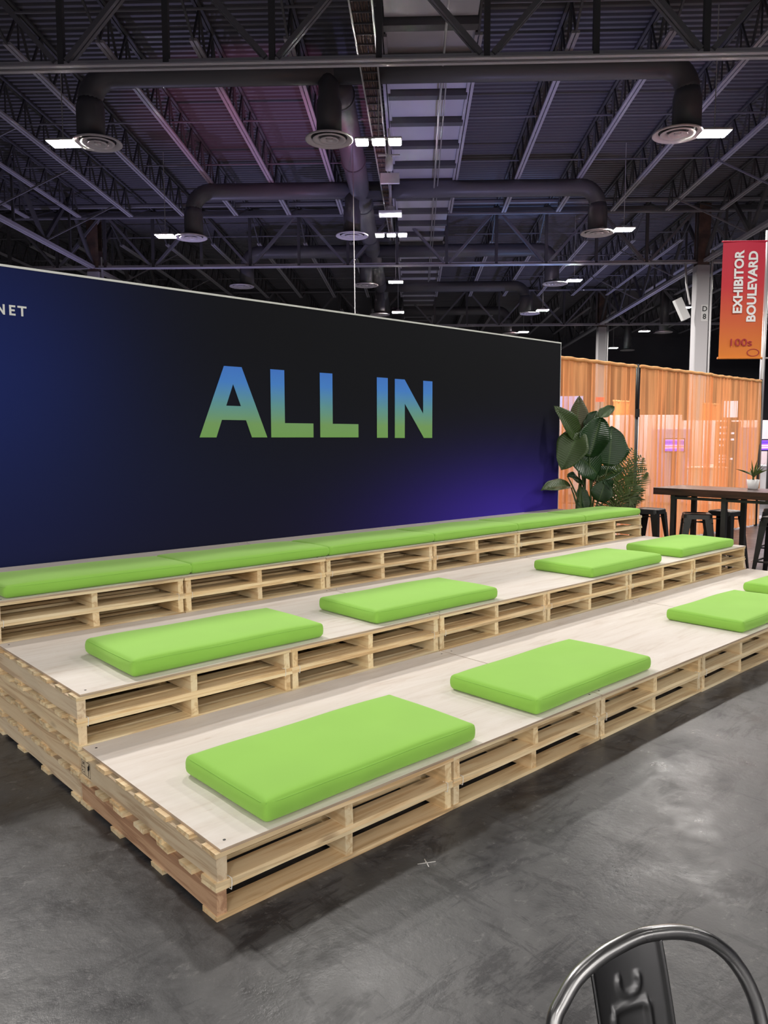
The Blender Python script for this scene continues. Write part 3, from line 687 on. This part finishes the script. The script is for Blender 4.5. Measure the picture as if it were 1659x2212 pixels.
obj('lower_tube', MB().tube([(0, 0, .012), (0, 0, 2.05)], .030, 12).mesh('lower_tube', 'black_metal', True), ps)
obj('upper_tube', MB().tube([(0, 0, 2.05), (0, 0, 2.79)], .022, 12).mesh('upper_tube', 'black_metal', True), ps)
obj('collar', MB().tube([(0, 0, 2.0), (0, 0, 2.12)], .046, 12).mesh('collar', 'black'), ps)
ps2 = thing('drape_post', 'upright hidden at the right end of the last orange curtain', 'post', (14.06, 3.87, 0))
obj('lower_tube', MB().tube([(0, 0, 0), (0, 0, 2.05)], .030, 12).mesh('lower_tube', 'black_metal', True), ps2); obj('upper_tube', MB().tube([(0, 0, 2.05), (0, 0, 2.79)], .022, 12).mesh('upper_tube', 'black_metal', True), ps2)
drape(19.0, 19.9, 10.0, 2.76, 'solid orange drape far behind the sheer, left of the black post', 'orange_solid', 7, .05, name='solid_drape')
drape(22.75, 23.95, 9.1, 2.76, 'solid orange drape far behind the sheer, right of the wave screen', 'orange_solid', 8, .05, name='solid_drape')
drape(16.4, 17.5, 9.2, 2.2, 'pale far drape seen through the sheer behind the plant', 'white', 9, .05, name='solid_drape', hem=False)
# ------------------------------------------------------------------ booths seen through the sheer
def screen_mat(name, stops, s, scale=2.0):
    m = bpy.data.materials.new(name); m.use_nodes = True; nt = m.node_tree; nt.nodes.clear(); o = nt.nodes.new('ShaderNodeOutputMaterial'); e = nt.nodes.new('ShaderNodeEmission')
    w = N(nt, 'ShaderNodeTexWave', _wave_type='RINGS', Scale=scale, Distortion=2.0, Detail=1.0); nt.links.new(coords(nt, 'Object'), w.inputs[0])
    nt.links.new(ramp(nt, w.outputs[1], stops), e.inputs[0]); e.inputs[1].default_value = s; nt.links.new(e.outputs[0], o.inputs[0]); return m
M['scr_wave'] = screen_mat('purple_wave_screen', [(0, (.10, .04, .75)), (.55, (.30, .10, .95)), (.8, (.75, .6, 1)), (1, (.9, .15, .35))], 2.2, 1.6)
M['scr_blue'] = emit('pale_blue_screen', (.30, .48, 1), 1.9)
M['scr_white'] = emit('white_screen', (.85, .8, 1), 1.6)
M['lilac'] = new_mat('lilac_booth_panel', (.50, .43, .66), .6)[0]
M['booth_wall'] = new_mat('pinkish_white_booth_wall', (.62, .52, .54), .6)[0]
RYAW = -.83      # booths face the viewer
def booth_panel(c, w, h, mat, lab, name='exhibit_partition', cat='partition', th=.06):
    t = thing(name, lab, cat, (c[0], c[1], 0), RYAW)
    obj('panel', MB().span((-w / 2, -th / 2, .03), (w / 2, th / 2, h)).mesh('panel', mat, bevel=.008), t)
    obj('foot', MB().span((-w / 2, -.18, 0), (-w / 2 + .08, .18, .03)).span((w / 2 - .08, -.18, 0), (w / 2, .18, .03)).mesh('foot', 'steel'), t); return t
def screen(c, w, h, z, mat, lab, post=True):
    t = thing('display_screen', lab, 'screen', (c[0], c[1], 0), RYAW)
    obj('bezel', MB().span((-w / 2 - .03, 0, z - h / 2 - .03), (w / 2 + .03, .06, z + h / 2 + .03)).mesh('bezel', 'black', bevel=.006), t)
    obj('display', MB().span((-w / 2, -.004, z - h / 2), (w / 2, 0, z + h / 2)).mesh('display', mat), t)
    if post: obj('stand', MB().span((-.05, .02, .02), (.05, .08, z)).span((-.35, -.25, 0), (.35, .25, .02)).mesh('stand', 'black_metal'), t)
screen((16.0, 9.5), .75, .50, 2.52, 'scr_blue', 'glowing pale blue screen at the backdrop edge behind the plant')
booth_panel((17.75, 7.55), 1.0, 1.92, 'lilac', 'lilac booth panel seen through the sheer behind the wave screen')
screen((17.55, 7.35), .46, .30, 1.50, 'scr_wave', 'screen with a glowing purple wave seen through the sheer')
screen((18.88, 6.55), .36, .42, 2.42, 'scr_white', 'small bright white screen high behind the right curtain')
booth_panel((19.25, 6.2), .5, 1.96, 'lilac', 'narrow lilac booth panel behind the right curtain')
screen((19.5, 5.75), .45, .25, 1.5, 'scr_wave', 'second purple wave screen at the right photo edge')
t = thing('text_board', 'dark board with glowing white lines of text behind the right curtain', 'screen', (18.95, 6.6, 0), RYAW)
obj('board', MB().span((-.3, 0, .0), (.3, .05, 2.1)).mesh('board', 'steel_dark'), t)
for z, w in ((1.93, .18), (1.78, .38), (1.62, .38), (1.47, .12), (1.2, .3), (1.12, .36), (1.04, .3)): obj('text_line', MB().span((-.24, -.004, z), (-.24 + w, 0, z + .05)).mesh('text_line', 'scr_white'), t)
for c, w, h, mat, lab in (((16.9, 8.5), 1.2, 1.05, 'white', 'white booth counter glimpsed behind the plant stems'), ((18.3, 6.9), .9, .95, 'white', 'white booth counter under the wave screen'), ((20.2, 6.9), 1.4, .95, 'white', 'white booth counter behind the bar table')):
    t = thing('booth_counter', lab, 'counter', (c[0], c[1], 0), RYAW); obj('cabinet', MB().span((-w / 2, -.3, 0), (w / 2, .3, h - .04)).mesh('cabinet', mat, bevel=.01), t); obj('worktop', MB().span((-w / 2 - .03, -.33, h - .04), (w / 2 + .03, .33, h)).mesh('worktop', 'white', bevel=.006), t)
booth_panel((18.6, 10.5), 5.2, 2.35, 'booth_wall', 'wide white booth wall far behind the orange sheers')
booth_panel((22.3, 7.3), 5.0, 2.2, 'booth_wall', 'white booth wall far behind the bar table')
t = thing('exit_sign', 'small red exit sign far behind the sheer above the plant', 'sign', (23.53, 13.27, 3.07), RYAW); obj('face', MB().span((-.16, 0, -.08), (.16, .03, .08)).mesh('face', emit('red_sign_glow', (1, .08, .06), 1.5)), t); obj('post', MB().tube([(0, .015, -3.07), (0, .015, -.08)], .02, 6).mesh('post', 'steel_dark'), t)
# fixtureless area lights added over the booths to brighten what shows through the sheers
for x, y in ((15.5, 7.6), (18.6, 9.0), (21.0, 6.6)):
    L = bpy.data.lights.new('booth_fill', 'AREA'); L.size = 1.2; L.energy = 90; L.color = (1, .90, .97); o = bpy.data.objects.new('booth_fill', L); COL.objects.link(o); o.location = G @ Vector((x, y, 3.6)); o.rotation_euler = (0, 0, HY)

# ================================================================== plants
def leaf_mat(name, c0, c1, rough=.35):
    m, nt, b = new_mat(name, c1, rough, spec=.5)
    tc = nt.nodes.new('ShaderNodeTexCoord'); sx = nt.nodes.new('ShaderNodeSeparateXYZ'); nt.links.new(tc.outputs['UV'], sx.inputs[0])
    w = math_(nt, 'SINE', math_(nt, 'MULTIPLY', sx.outputs[0], 130.0))
    n = noise(nt, coords(nt, 'Object'), 7, 3)
    c = mixc(nt, n, c0, c1)
    rib = ramp(nt, math_(nt, 'ABSOLUTE', math_(nt, 'SUBTRACT', sx.outputs[1], .5)), [(.015, (.7,) * 3), (.03, (0, 0, 0))])
    c = mixc(nt, rib, c, (.075, .13, .04)); nt.links.new(c, b.inputs['Base Color']); bump(nt, b, w, .25, .004)
    b.inputs['Transmission Weight'].default_value = 0; return m
M['leaf'] = leaf_mat('dark_glossy_leaf', (.010, .034, .010), (.020, .062, .015))
M['leaf_olive'] = leaf_mat('olive_leaf', (.036, .066, .018), (.062, .098, .028), .45)
M['leaf_back'] = leaf_mat('brownish_backlit_leaf', (.065, .064, .026), (.095, .09, .038), .5)
M['stem'] = new_mat('plant_stem', (.05, .085, .025), .5)[0]
M['pot_dark'] = new_mat('dark_planter', (.03, .03, .032), .5)[0]
CR, CU, CF = _r2, Vector((0, 0, 1)), Vector((_f.x, _f.y, 0)).normalized()
def leaf_mesh(L, W, fold, droop, notch=0.0, mat='leaf', tip=.9, seed=0):
    # local: base at origin, grows along +y, width along x, faces +z
    r = random.Random(seed); mb = MB(); nu, nv = 16, 10; ph = r.uniform(0, 6)
    def wid(u): return W / 2 * (math.sin(math.pi * min(1, (u + .02) ** tip)) ** .62)
    def fn(u, v):
        s = (v - .5) * 2; w = wid(u) * (1 + .05 * math.sin(14 * u + ph))
        if notch and u > 1 - notch and abs(s) < .28: u = u - (.28 - abs(s)) * notch * 2.2
        x = w * s * math.cos(fold * abs(s)); z = abs(w * s) * math.sin(fold) + .012 * math.sin(9 * u + 4 * s + ph) * abs(s)
        an = droop * u; y = L * (math.sin(an) / droop if abs(droop) > 1e-3 else u); dz = -L * ((1 - math.cos(an)) / droop if abs(droop) > 1e-3 else 0)
        return (x, y, z + dz)
    mb.grid(fn, nu, nv); me = mb.mesh('leaf', mat, True)
    uv = me.uv_layers.new(name='UVMap')
    for p in me.polygons:
        for li in p.loop_indices:
            vi = me.loops[li].vertex_index; uv.data[li].uv = ((vi // (nv + 1)) / nu, (vi % (nv + 1)) / nv)
    return solidify(me, .0015)
def place_leaf(parent, base, tip, face, me, name='leaf'):
    y = (tip - base).normalized(); x = y.cross(face).normalized(); z = x.cross(y)
    o = obj(name, me, parent); o.matrix_local = Matrix.Translation(base) @ Matrix((x, y, z)).transposed().to_4x4(); return o
def potted(name, lab, x, y, r0, h):
    t = thing(name, lab, 'plant', (x, y, 0))
    obj('pot', MB().lathe([(0, 0), (r0 * .8, 0), (r0, h), (r0 * .9, h), (r0 * .85, h - .05), (0, h - .05)], 24).mesh('pot', 'pot_dark', True), t); return t
# big leaved plant; offsets are (right, height, away) from the planter in metres as one stands at the tiers
BX, BY = 7.58, 3.44
bp = potted('leafy_plant', 'tall plant with big dark paddle leaves at the right end of the backdrop', BX, BY, .19, .42)
def P3(r, z, a): return CR * r + Vector((0, 0, z)) + CF * a - Vector((0, 0, (CR * r).z))
TW = -CF
LV = [  # base (r,z,a), tip (r,z,a), width, facing (r,u,toward viewer), fold, droop, notch, material
    ((-.14, 1.72, .10), (-.05, 2.20, .12), .25, (.35, .0, 1), .25, .15, .18, 'leaf_back'),
    ((-.02, 1.78, .14), (.03, 2.02, .16), .22, (-.5, .1, 1), .3, .2, 0, 'leaf_back'),
    ((-.12, 1.66, -.02), (-.36, 2.04, -.06), .24, (.4, .2, 1), .35, .5, .15, 'leaf_olive'),
    ((-.10, 1.78, -.06), (-.34, 1.40, -.10), .36, (-.1, .35, 1), .25, .6, 0, 'leaf_olive'),
    ((.02, 1.44, -.10), (.17, 1.93, -.04), .40, (-.25, .1, 1), .55, .25, 0, 'leaf'),
    ((.16, 1.95, .02), (.36, 2.09, .05), .15, (-.5, .4, 1), .4, .15, 0, 'leaf_olive'),
    ((.02, 1.80, .08), (.15, 2.03, .10), .16, (-.6, .2, 1), .5, .15, 0, 'leaf'),
    ((.30, 1.32, .00), (.36, 1.80, .04), .43, (.15, .1, 1), .12, .2, 0, 'leaf'),
    ((.16, 1.20, -.02), (-.12, 1.52, -.22), .40, (.1, .5, 1), .2, .9, 0, 'leaf'),
    ((-.22, 1.05, -.04), (-.56, 1.16, -.12), .20, (0, .75, .7), .35, .6, .2, 'leaf_olive'),
    ((-.28, 1.20, -.02), (-.02, 1.12, -.10), .17, (.0, .8, .6), .3, .5, 0, 'leaf'),
    ((.10, 1.12, .03), (.46, 1.34, .02), .24, (.1, .8, .6), .3, .5, 0, 'leaf'),
    ((-.02, .74, -.06), (-.06, 1.03, -.10), .18, (.2, .4, 1), .3, .5, 0, 'leaf'),
    ((.17, .86, -.05), (.22, 1.10, -.14), .26, (-.1, .5, 1), .3, .6, 0, 'leaf'),
    ((.34, 1.0, -.02), (.26, 1.14, -.10), .16, (.3, .6, .8), .3, .5, 0, 'leaf'),
    ((.06, .66, -.10), (.22, .80, -.16), .16, (.0, .9, .5), .3, .4, 0, 'leaf'),
]
for k, (b3, t3, w, fc, fo, dr, no, mt) in enumerate(LV):
    sh = lambda q: (q[0] - .03, q[1], q[2] - max(0, -q[0] - .10) * .9)
    b_, tp = P3(*sh(b3)), P3(*sh(t3)); fcv = (CR * fc[0] + Vector((0, 0, fc[1])) + TW * fc[2])
    place_leaf(bp, b_, tp, fcv, leaf_mesh((tp - b_).length * (1.08 + dr * .12), w * 1.14, fo, dr, no, mt, .9, k))
    g = Vector((RND.uniform(-.07, .07), RND.uniform(-.07, .07), .36)); q = g.lerp(b_, .55) + Vector((0, 0, .10))
    pts = [g.lerp(q, s / 5) * (1 - s / 5) + q.lerp(b_, s / 5) * (s / 5) for s in range(6)]
    obj('stalk', MB().tube(pts, [.016, .015, .013, .012, .010, .008], 7).mesh('stalk', 'stem', True), bp)
obj('trunk', MB().tube([(-.13, .02, .36), (-.15, .03, .8), (-.12, .03, 1.1)], [.045, .04, .02], 10).mesh('trunk', 'stem', True), bp)
# feathery palm beside it
M['palm'] = new_mat('palm_green', (.085, .125, .03), .45)[0]
pp = potted('palm_plant', 'feathery palm leaning right in front of the black drape post', 7.90, 3.26, .15, .38)
def frond(base, tip, sag, n=22, ll=.26):
    mb = MB(); pts = []
    for k in range(n + 1):
        s = k / n; p = base.lerp(tip, s); p.z += sag * 4 * s * (1 - s); pts.append(p)
    mb.tube(pts, [.008 - .006 * k / n for k in range(n + 1)], 5)
    for k in range(4, n + 1):
        s = k / n; ax = (pts[k] - pts[k - 1]).normalized(); side = ax.cross(TW).normalized()
        for sg in (-1, 1):
            l = ll * math.sin(math.pi * (.18 + .75 * s)) ; dr_ = (side * sg * .85 + ax * .65 + Vector((0, 0, -.08)) + TW * RND.uniform(-.15, .25)).normalized()
            wv_ = ax.cross(dr_).cross(dr_).normalized() * .011; a = pts[k]; m_ = a + dr_ * l * .5; e_ = a + dr_ * l + Vector((0, 0, -.05 * l))
            mb.add([a, m_ + wv_, e_, m_ - wv_], [(0, 1, 2, 3)])
    return mb.mesh('frond', 'palm')
for r_, z_, a_, sg in ((.42, 1.40, -.05, .16), (.50, 1.22, .0, .18), (.32, 1.50, .05, .14), (.20, 1.38, -.12, .12), (.38, 1.05, -.1, .2), (.05, 1.32, .05, .12), (.27, 1.25, .1, .15), (.44, .90, .05, .24), (.16, 1.15, -.15, .16), (-.12, 1.16, .1, .12), (.30, .82, -.12, .26)):
    obj('frond', frond(Vector((RND.uniform(-.03, .03), RND.uniform(-.03, .03), .34)), P3(r_ * .92 - .03, z_ + .02, a_ * .6), sg), pp)

# ================================================================== bar table, stools, potted dracaena
def darkwood():
    m, nt, b = new_mat('dark_stained_wood', (.05, .02, .016), .32, spec=.5); g = noise(nt, coords(nt, 'Object', (26, 2.2, 26)), 1.2, 5, .6, .5)
    nt.links.new(ramp(nt, g, [(.3, (.022, .009, .008)), (.6, (.058, .022, .017)), (.8, (.10, .045, .034))]), b.inputs['Base Color']); return m
M['dark_wood'] = darkwood()
TX0, TX1, TY0, TY1 = 7.75, 8.47, -.25, 2.60
tb = thing('bar_table', 'long dark wooden bar table on black steel legs at the right', 'table', (8.1, 1.2, 0))
for k in range(4):
    w = (TX1 - TX0) / 4; x = TX0 - 8.1 + k * w
    obj('top_plank', MB().span((x + .0008, TY0 - 1.2, .985), (x + w - .0008, TY1 - 1.2, 1.07)).mesh('top_plank', 'dark_wood', bevel=.003), tb)
lg = MB().span((-.028, -.028, 0), (.028, .028, .96)).mesh('leg', 'black_metal')
for yy in (2.37, 1.74, .55, -.05):
    for x in (7.84, 8.38): obj('leg', lg, tb, (x - 8.1, yy - 1.2, 0))
for yy in (2.37, 1.74, .55, -.05): obj('cross_rail', MB().span((-.29, -.028, .945), (.31, .028, .985)).mesh('cross_rail', 'black_metal'), tb, (0, yy - 1.2, 0))
for x in (7.84, 8.38): obj('side_rail', MB().span((-.028, TY0 - 1.2 + .15, .935), (.028, TY1 - 1.2 - .2, .965)).mesh('side_rail', 'black_metal'), tb, (x - 8.1, 0, 0))
def stool_meshes():
    s = MB(); s_ = .158
    def rr(h, z, r=.045):
        return [(cx * (h - r) + r * math.cos(a), cy * (h - r) + r * math.sin(a), z) for (cx, cy, a0) in ((1, 1, 0), (-1, 1, 1), (-1, -1, 2), (1, -1, 3)) for a in [(a0 + q / 4) * math.pi / 2 for q in range(5)]]
    rings = [rr(s_ - .03, .752), rr(s_ - .008, .76), rr(s_, .752), rr(s_ + .006, .70)]
    vs = sum(rings, []); n = 20; fs = [tuple(range(n))]
    for i in range(3): fs += [(i * n + j, i * n + (j + 1) % n, (i + 1) * n + (j + 1) % n, (i + 1) * n + j) for j in range(n)]
    s.add(vs, fs); seat = solidify(s.mesh('seat', 'black_metal'), .003)
    leg = MB(); T, Bt = Vector((.160, .160, .715)), Vector((.222, .222, 0))
    for ax in (Vector((-1, 0, 0)), Vector((0, -1, 0))):
        wt, wb = .088, .030
        leg.add([T, T + ax * wt, Bt + ax * wb, Bt], [(0, 1, 2, 3)])
    lg_ = solidify(leg.mesh('leg', 'black_metal'), .004)
    foot = MB().span((.195, .195, 0), (.226, .226, .02)).mesh('foot', 'black')
    br = MB()
    for sg in (-1, 1): br.bar((-.165, -sg * .165, .655), (.165, sg * .165, .655), .02, .012)
    fr_ = MB()
    for k in range(4):
        a = [Vector((.198, .198, .24)), Vector((-.198, .198, .24)), Vector((-.198, -.198, .24)), Vector((.198, -.198, .24))]
        fr_.bar(a[k], a[(k + 1) % 4], .014, .02)
    return seat, lg_, foot, br.mesh('cross_brace', 'black_metal'), fr_.mesh('foot_rail', 'black_metal')
SM = stool_meshes()
def stool(x, y, rz, lab):
    t = thing('metal_stool', lab, 'stool', (x, y, 0), rz, 'black metal bar stools'); obj('seat', SM[0], t)
    for k in range(4):
        l = obj('leg', SM[1], t, (0, 0, 0), (0, 0, k * math.pi / 2)); obj('foot', SM[2], l)
    obj('cross_brace', SM[3], t); obj('foot_rail', SM[4], t)
stool(8.16, 2.86, .10, 'black metal stool beyond the table end, beside the top tier')
stool(7.99, 2.14, .55, 'nearer black metal stool under the bar table, in front')
stool(8.60, 2.06, -.1, 'black metal stool behind the second table leg')
stool(9.45, 1.72, .1, 'far black metal stool cut by the right photo edge')
stool(8.22, 1.26, .05, 'near black metal stool cut by the right photo edge, lower')
dp = thing('potted_dracaena', 'small spiky green plant in a white pot on the bar table', 'plant', (8.28, 1.60, 1.07))
obj('pot', MB().lathe([(0, 0), (.052, 0), (.058, .01), (.072, .115), (.066, .115), (.062, .10), (0, .10)], 24).mesh('pot', 'white', True), dp)
obj('soil', MB().lathe([(0, .102), (.0615, .1)], 20).mesh('soil', 'black'), dp)
for k in range(20):
    a = RND.uniform(0, 6.28); el = RND.uniform(.45, 1.45); L = RND.uniform(.16, .26); st = Vector((math.cos(a) * math.cos(el), math.sin(a) * math.cos(el), math.sin(el)))
    base = Vector((0, 0, .13 + RND.uniform(0, .03))); sd = st.cross(Vector((0, 0, 1))).normalized() * .011; mid = base + st * L * .5; tp = base + st * L + Vector((0, 0, -.04 * L / .2 * math.cos(el)))
    obj('leaf', solidify(MB().add([base - sd * .6, base + sd * .6, mid + sd, tp, mid - sd], [(0, 1, 2, 3, 4)]).mesh('leaf', 'palm'), .001), dp)
obj('stem', MB().tube([(0, 0, .10), (0, 0, .17)], .012, 8).mesh('stem', 'stem', True), dp)

# ================================================================== banner pole
bn = thing('hanging_banner', 'red-to-orange hanging banner reading EXHIBITOR BOULEVARD 100s on a pole', 'banner', (15.17, 4.775, 0), -.78)
M['banner'] = grad_mat('red_orange_banner', [(0, (.80, .26, .045)), (.3, (.70, .15, .055)), (.62, (.62, .045, .06)), (1, (.60, .035, .075))], 3.33, 5.68)
M['banner_dark'] = new_mat('dark_red_print', (.42, .025, .04), .6)[0]
bt = MB().grid(lambda u, v: (-.42 - .015 * (1 - v) + .86 * u, .012 * math.sin(5 * u + 2 * v), 3.33 + 2.35 * v), 10, 12).mesh('cloth', 'banner', True)
obj('cloth', bt, bn)
obj('hem_rod', MB().tube([(-.45, 0, 5.68), (.46, 0, 5.68)], .018, 8).mesh('hem_rod', 'banner'), bn); obj('hem_rod', MB().tube([(-.46, 0, 3.33), (.45, 0, 3.33)], .022, 8).mesh('hem_rod', 'banner'), bn)
for tx, sz, x, z in (('EXHIBITOR', .250, -.085, 4.86), ('BOULEVARD', .250, .195, 4.77)):
    obj('banner_text', text_mesh('banner_text', tx, sz, 'lip', .009, 1.0), bn, (x, -.022, z), (math.pi / 2, -math.pi / 2, 0))
obj('banner_text', text_mesh('banner_text', '100s', .21, 'banner_dark', .001, 1.0), bn, (-.01, -.022, 3.64), (math.pi / 2, 0, 0)).scale = (1.25, 1, 1)
obj('ring_print', MB().lathe([(.11, 0), (.128, 0)], 28).mesh('ring_print', 'banner_dark'), bn, (.26, -.02, 3.44), (math.pi / 2, 0, 0)).scale = (1, .6, 1)
pl = thing('banner_pole', 'pale grey upright pole between the two red banners', 'pole', (15.53, 4.44, 0), -.78)
obj('shaft', MB().tube([(0, .03, 0), (0, .03, 5.9)], .05, 14).mesh('shaft', 'conduit', True), pl); obj('base_plate', MB().span((-.35, -.35, 0), (.35, .35, .02)).mesh('base_plate', 'steel'), pl)
for z in (3.33, 5.68): obj('arm', MB().tube([(-.12, .03, z), (.16, .03, z)], .016, 8).mesh('arm', 'conduit'), pl)
b2 = thing('hanging_banner', 'edge of a second red banner cut off at the right photo edge', 'banner', (15.91, 4.06, 0), -.78)
obj('cloth', MB().grid(lambda u, v: (-.36 + .8 * u, .01 * math.sin(5 * u), 3.33 + 2.35 * v), 8, 8).mesh('cloth', 'banner', True), b2)
pk = thing('pink_sign', 'bright pink sign panel at the right edge above the curtain', 'sign', (16.75, 4.45, 0), RYAW)
obj('panel', MB().span((-.28, 0, 2.6), (.6, .05, 3.06)).mesh('panel', emit('pink_sign_glow', (1, .16, .28), .75), bevel=.006), pk)
obj('post', MB().tube([(.2, .03, 0), (.2, .03, 2.6)], .03, 8).mesh('post', 'steel'), pk)
# camera bracket by the column
cb_ = thing('bracket_camera', 'white camera box on an angled bracket left of the column', 'camera', hp_(11.0, 34.3, 7.0), HROT)
obj('arm', MB().tube([(.62, .2, 2.14), (.62, 0, 1.2), (.8, 0, .35)], .05, 8).mesh('arm', 'conduit'), cb_); obj('body', MB().box((.45, 0, .15), (.32, .35, .95), Matrix.Rotation(-.45, 3, 'Y')).mesh('body', 'white_device', bevel=.02), cb_)

# ================================================================== foreground metal chair (faces away from the stands)
PHI = -.37; EX = Vector((math.cos(PHI), math.sin(PHI), 0)); EY = Vector((-math.sin(PHI), math.cos(PHI), 0)); AL = .34
CP = Vector((-.1897, -1.6725, .8600))
ch = thing('metal_chair', 'gunmetal metal chair with curved tube back in the right foreground', 'chair', (CP.x, CP.y, 0), PHI)
ARCH = [(-.1790, -.1300), (-.1635, -.0781), (-.1449, -.0566), (-.1133, -.0306), (-.0677, -.0114), (-.0257, -.0021), (.0161, .0030), (.0571, .0003), (.0948, -.0065), (.1311, -.0190), (.1607, -.0362), (.1882, -.0607), (.2077, -.0894), (.2202, -.1189), (.2276, -.1522), (.2290, -.1900)]
def back(x, s): return Vector((x, math.sin(AL) * s, CP.z + math.cos(AL) * s))     # s: distance along the leaning back plane, 0 at the top
pts = [back(x, s) for x, s in ARCH]
lf, rt = pts[0], pts[-1]
low_l = [back(-.186, -.19), back(-.190, -.26), back(-.192, -.44)]; low_r = [back(.228, -.26), back(.226, -.44)]
def smooth(p, n=5):
    out = []
    for i in range(len(p) - 1):
        a, b_, c, d = p[max(0, i - 1)], p[i], p[i + 1], p[min(len(p) - 1, i + 2)]
        for k in range(n):
            t = k / n; out.append(.5 * ((2 * b_) + (c - a) * t + (2 * a - 5 * b_ + 4 * c - d) * t * t + (3 * b_ - a - 3 * c + d) * t ** 3))
    return out + [p[-1]]
obj('back_tube', MB().tube(smooth(low_l[::-1] + pts + low_r), .0123, 14).mesh('back_tube', 'gunmetal', True), ch)
def arch_s(x):
    for (xa, sa), (xb, sb) in zip(ARCH, ARCH[1:]):
        if xa <= x <= xb: return sa + (sb - sa) * (x - xa) / (xb - xa)
    return -.01
def splat(u, v):
    x = -.073 + .146 * u; top = arch_s(x - .016) - .004; s = top - (.44 + top) * v
    p = back(x - .016, s)
    rid = math.exp(-((abs(x) - .034) / .0055) ** 2) * (1 if s < -.105 else 0) + (math.exp(-((s + .100) / .006) ** 2) if abs(x) < .036 else 0) + (math.exp(-((math.hypot(x - .004, s + .064) - .02) / .005) ** 2) * (1 if s < -.055 else 0)) * .8
    lip = math.exp(-((abs(x) - .070) / .004) ** 2)
    p.y += .10 * v * v * .6 - .0045 * min(1, rid) - .007 * lip + .012 * (1 - (abs(x) / .073) ** 2)
    return p
sp = MB().grid(splat, 56, 80).mesh('back_splat', 'gunmetal_dark', True); solidify(sp, .0015); obj('back_splat', sp, ch)
s = MB(); vs = []
def rr2(hx, hy, z, r=.06): return [(.017 + cx * (hx - r) + r * math.cos(a), -.325 + cy * (hy - r) + r * math.sin(a), z) for (cx, cy, a0) in ((1, 1, 0), (-1, 1, 1), (-1, -1, 2), (1, -1, 3)) for a in [(a0 + q / 4) * math.pi / 2 for q in range(5)]]
rings = [rr2(.16, .15, .445), rr2(.192, .172, .452), rr2(.20, .18, .445), rr2(.20, .18, .41)]; n = 20; fs = [tuple(range(n))]
for i in range(3): fs += [(i * n + j, i * n + (j + 1) % n, (i + 1) * n + (j + 1) % n, (i + 1) * n + j) for j in range(n)]
s.add(sum(rings, []), fs); obj('seat', solidify(s.mesh('seat', 'gunmetal'), .003), ch)
for a, b_ in (((-.192, -.147, .445), (-.21, -.10, 0)), ((.226, -.147, .445), (.245, -.10, 0)), ((-.150, -.48, .43), (-.19, -.54, 0)), ((.184, -.48, .43), (.225, -.54, 0))):
    obj('leg', MB().tube([a, b_], [.022, .013], 10).mesh('leg', 'gunmetal', True), ch)

# worn tape cross on the floor in front of the tiers
fm = MB()
for a, w, h in ((0, .075, .004), (math.pi / 2, .06, .004)): fm.box((0, 0, .0008), (w, h, .0012), Matrix.Rotation(a + .05, 3, 'Z'))
tag(obj('floor_mark', fm.mesh('floor_mark', 'conduit'), None, (.815, -.225, 0), (0, 0, -.55)), 'small worn white cross marked on the floor before the front tier', 'floor mark')
# ================================================================== turn everything built in the stands' frame onto the world axes
bpy.context.view_layer.update()
for o in list(SC.objects):
    if o.parent is None and o.type in ('MESH', 'EMPTY'): o.matrix_world = G @ o.matrix_world
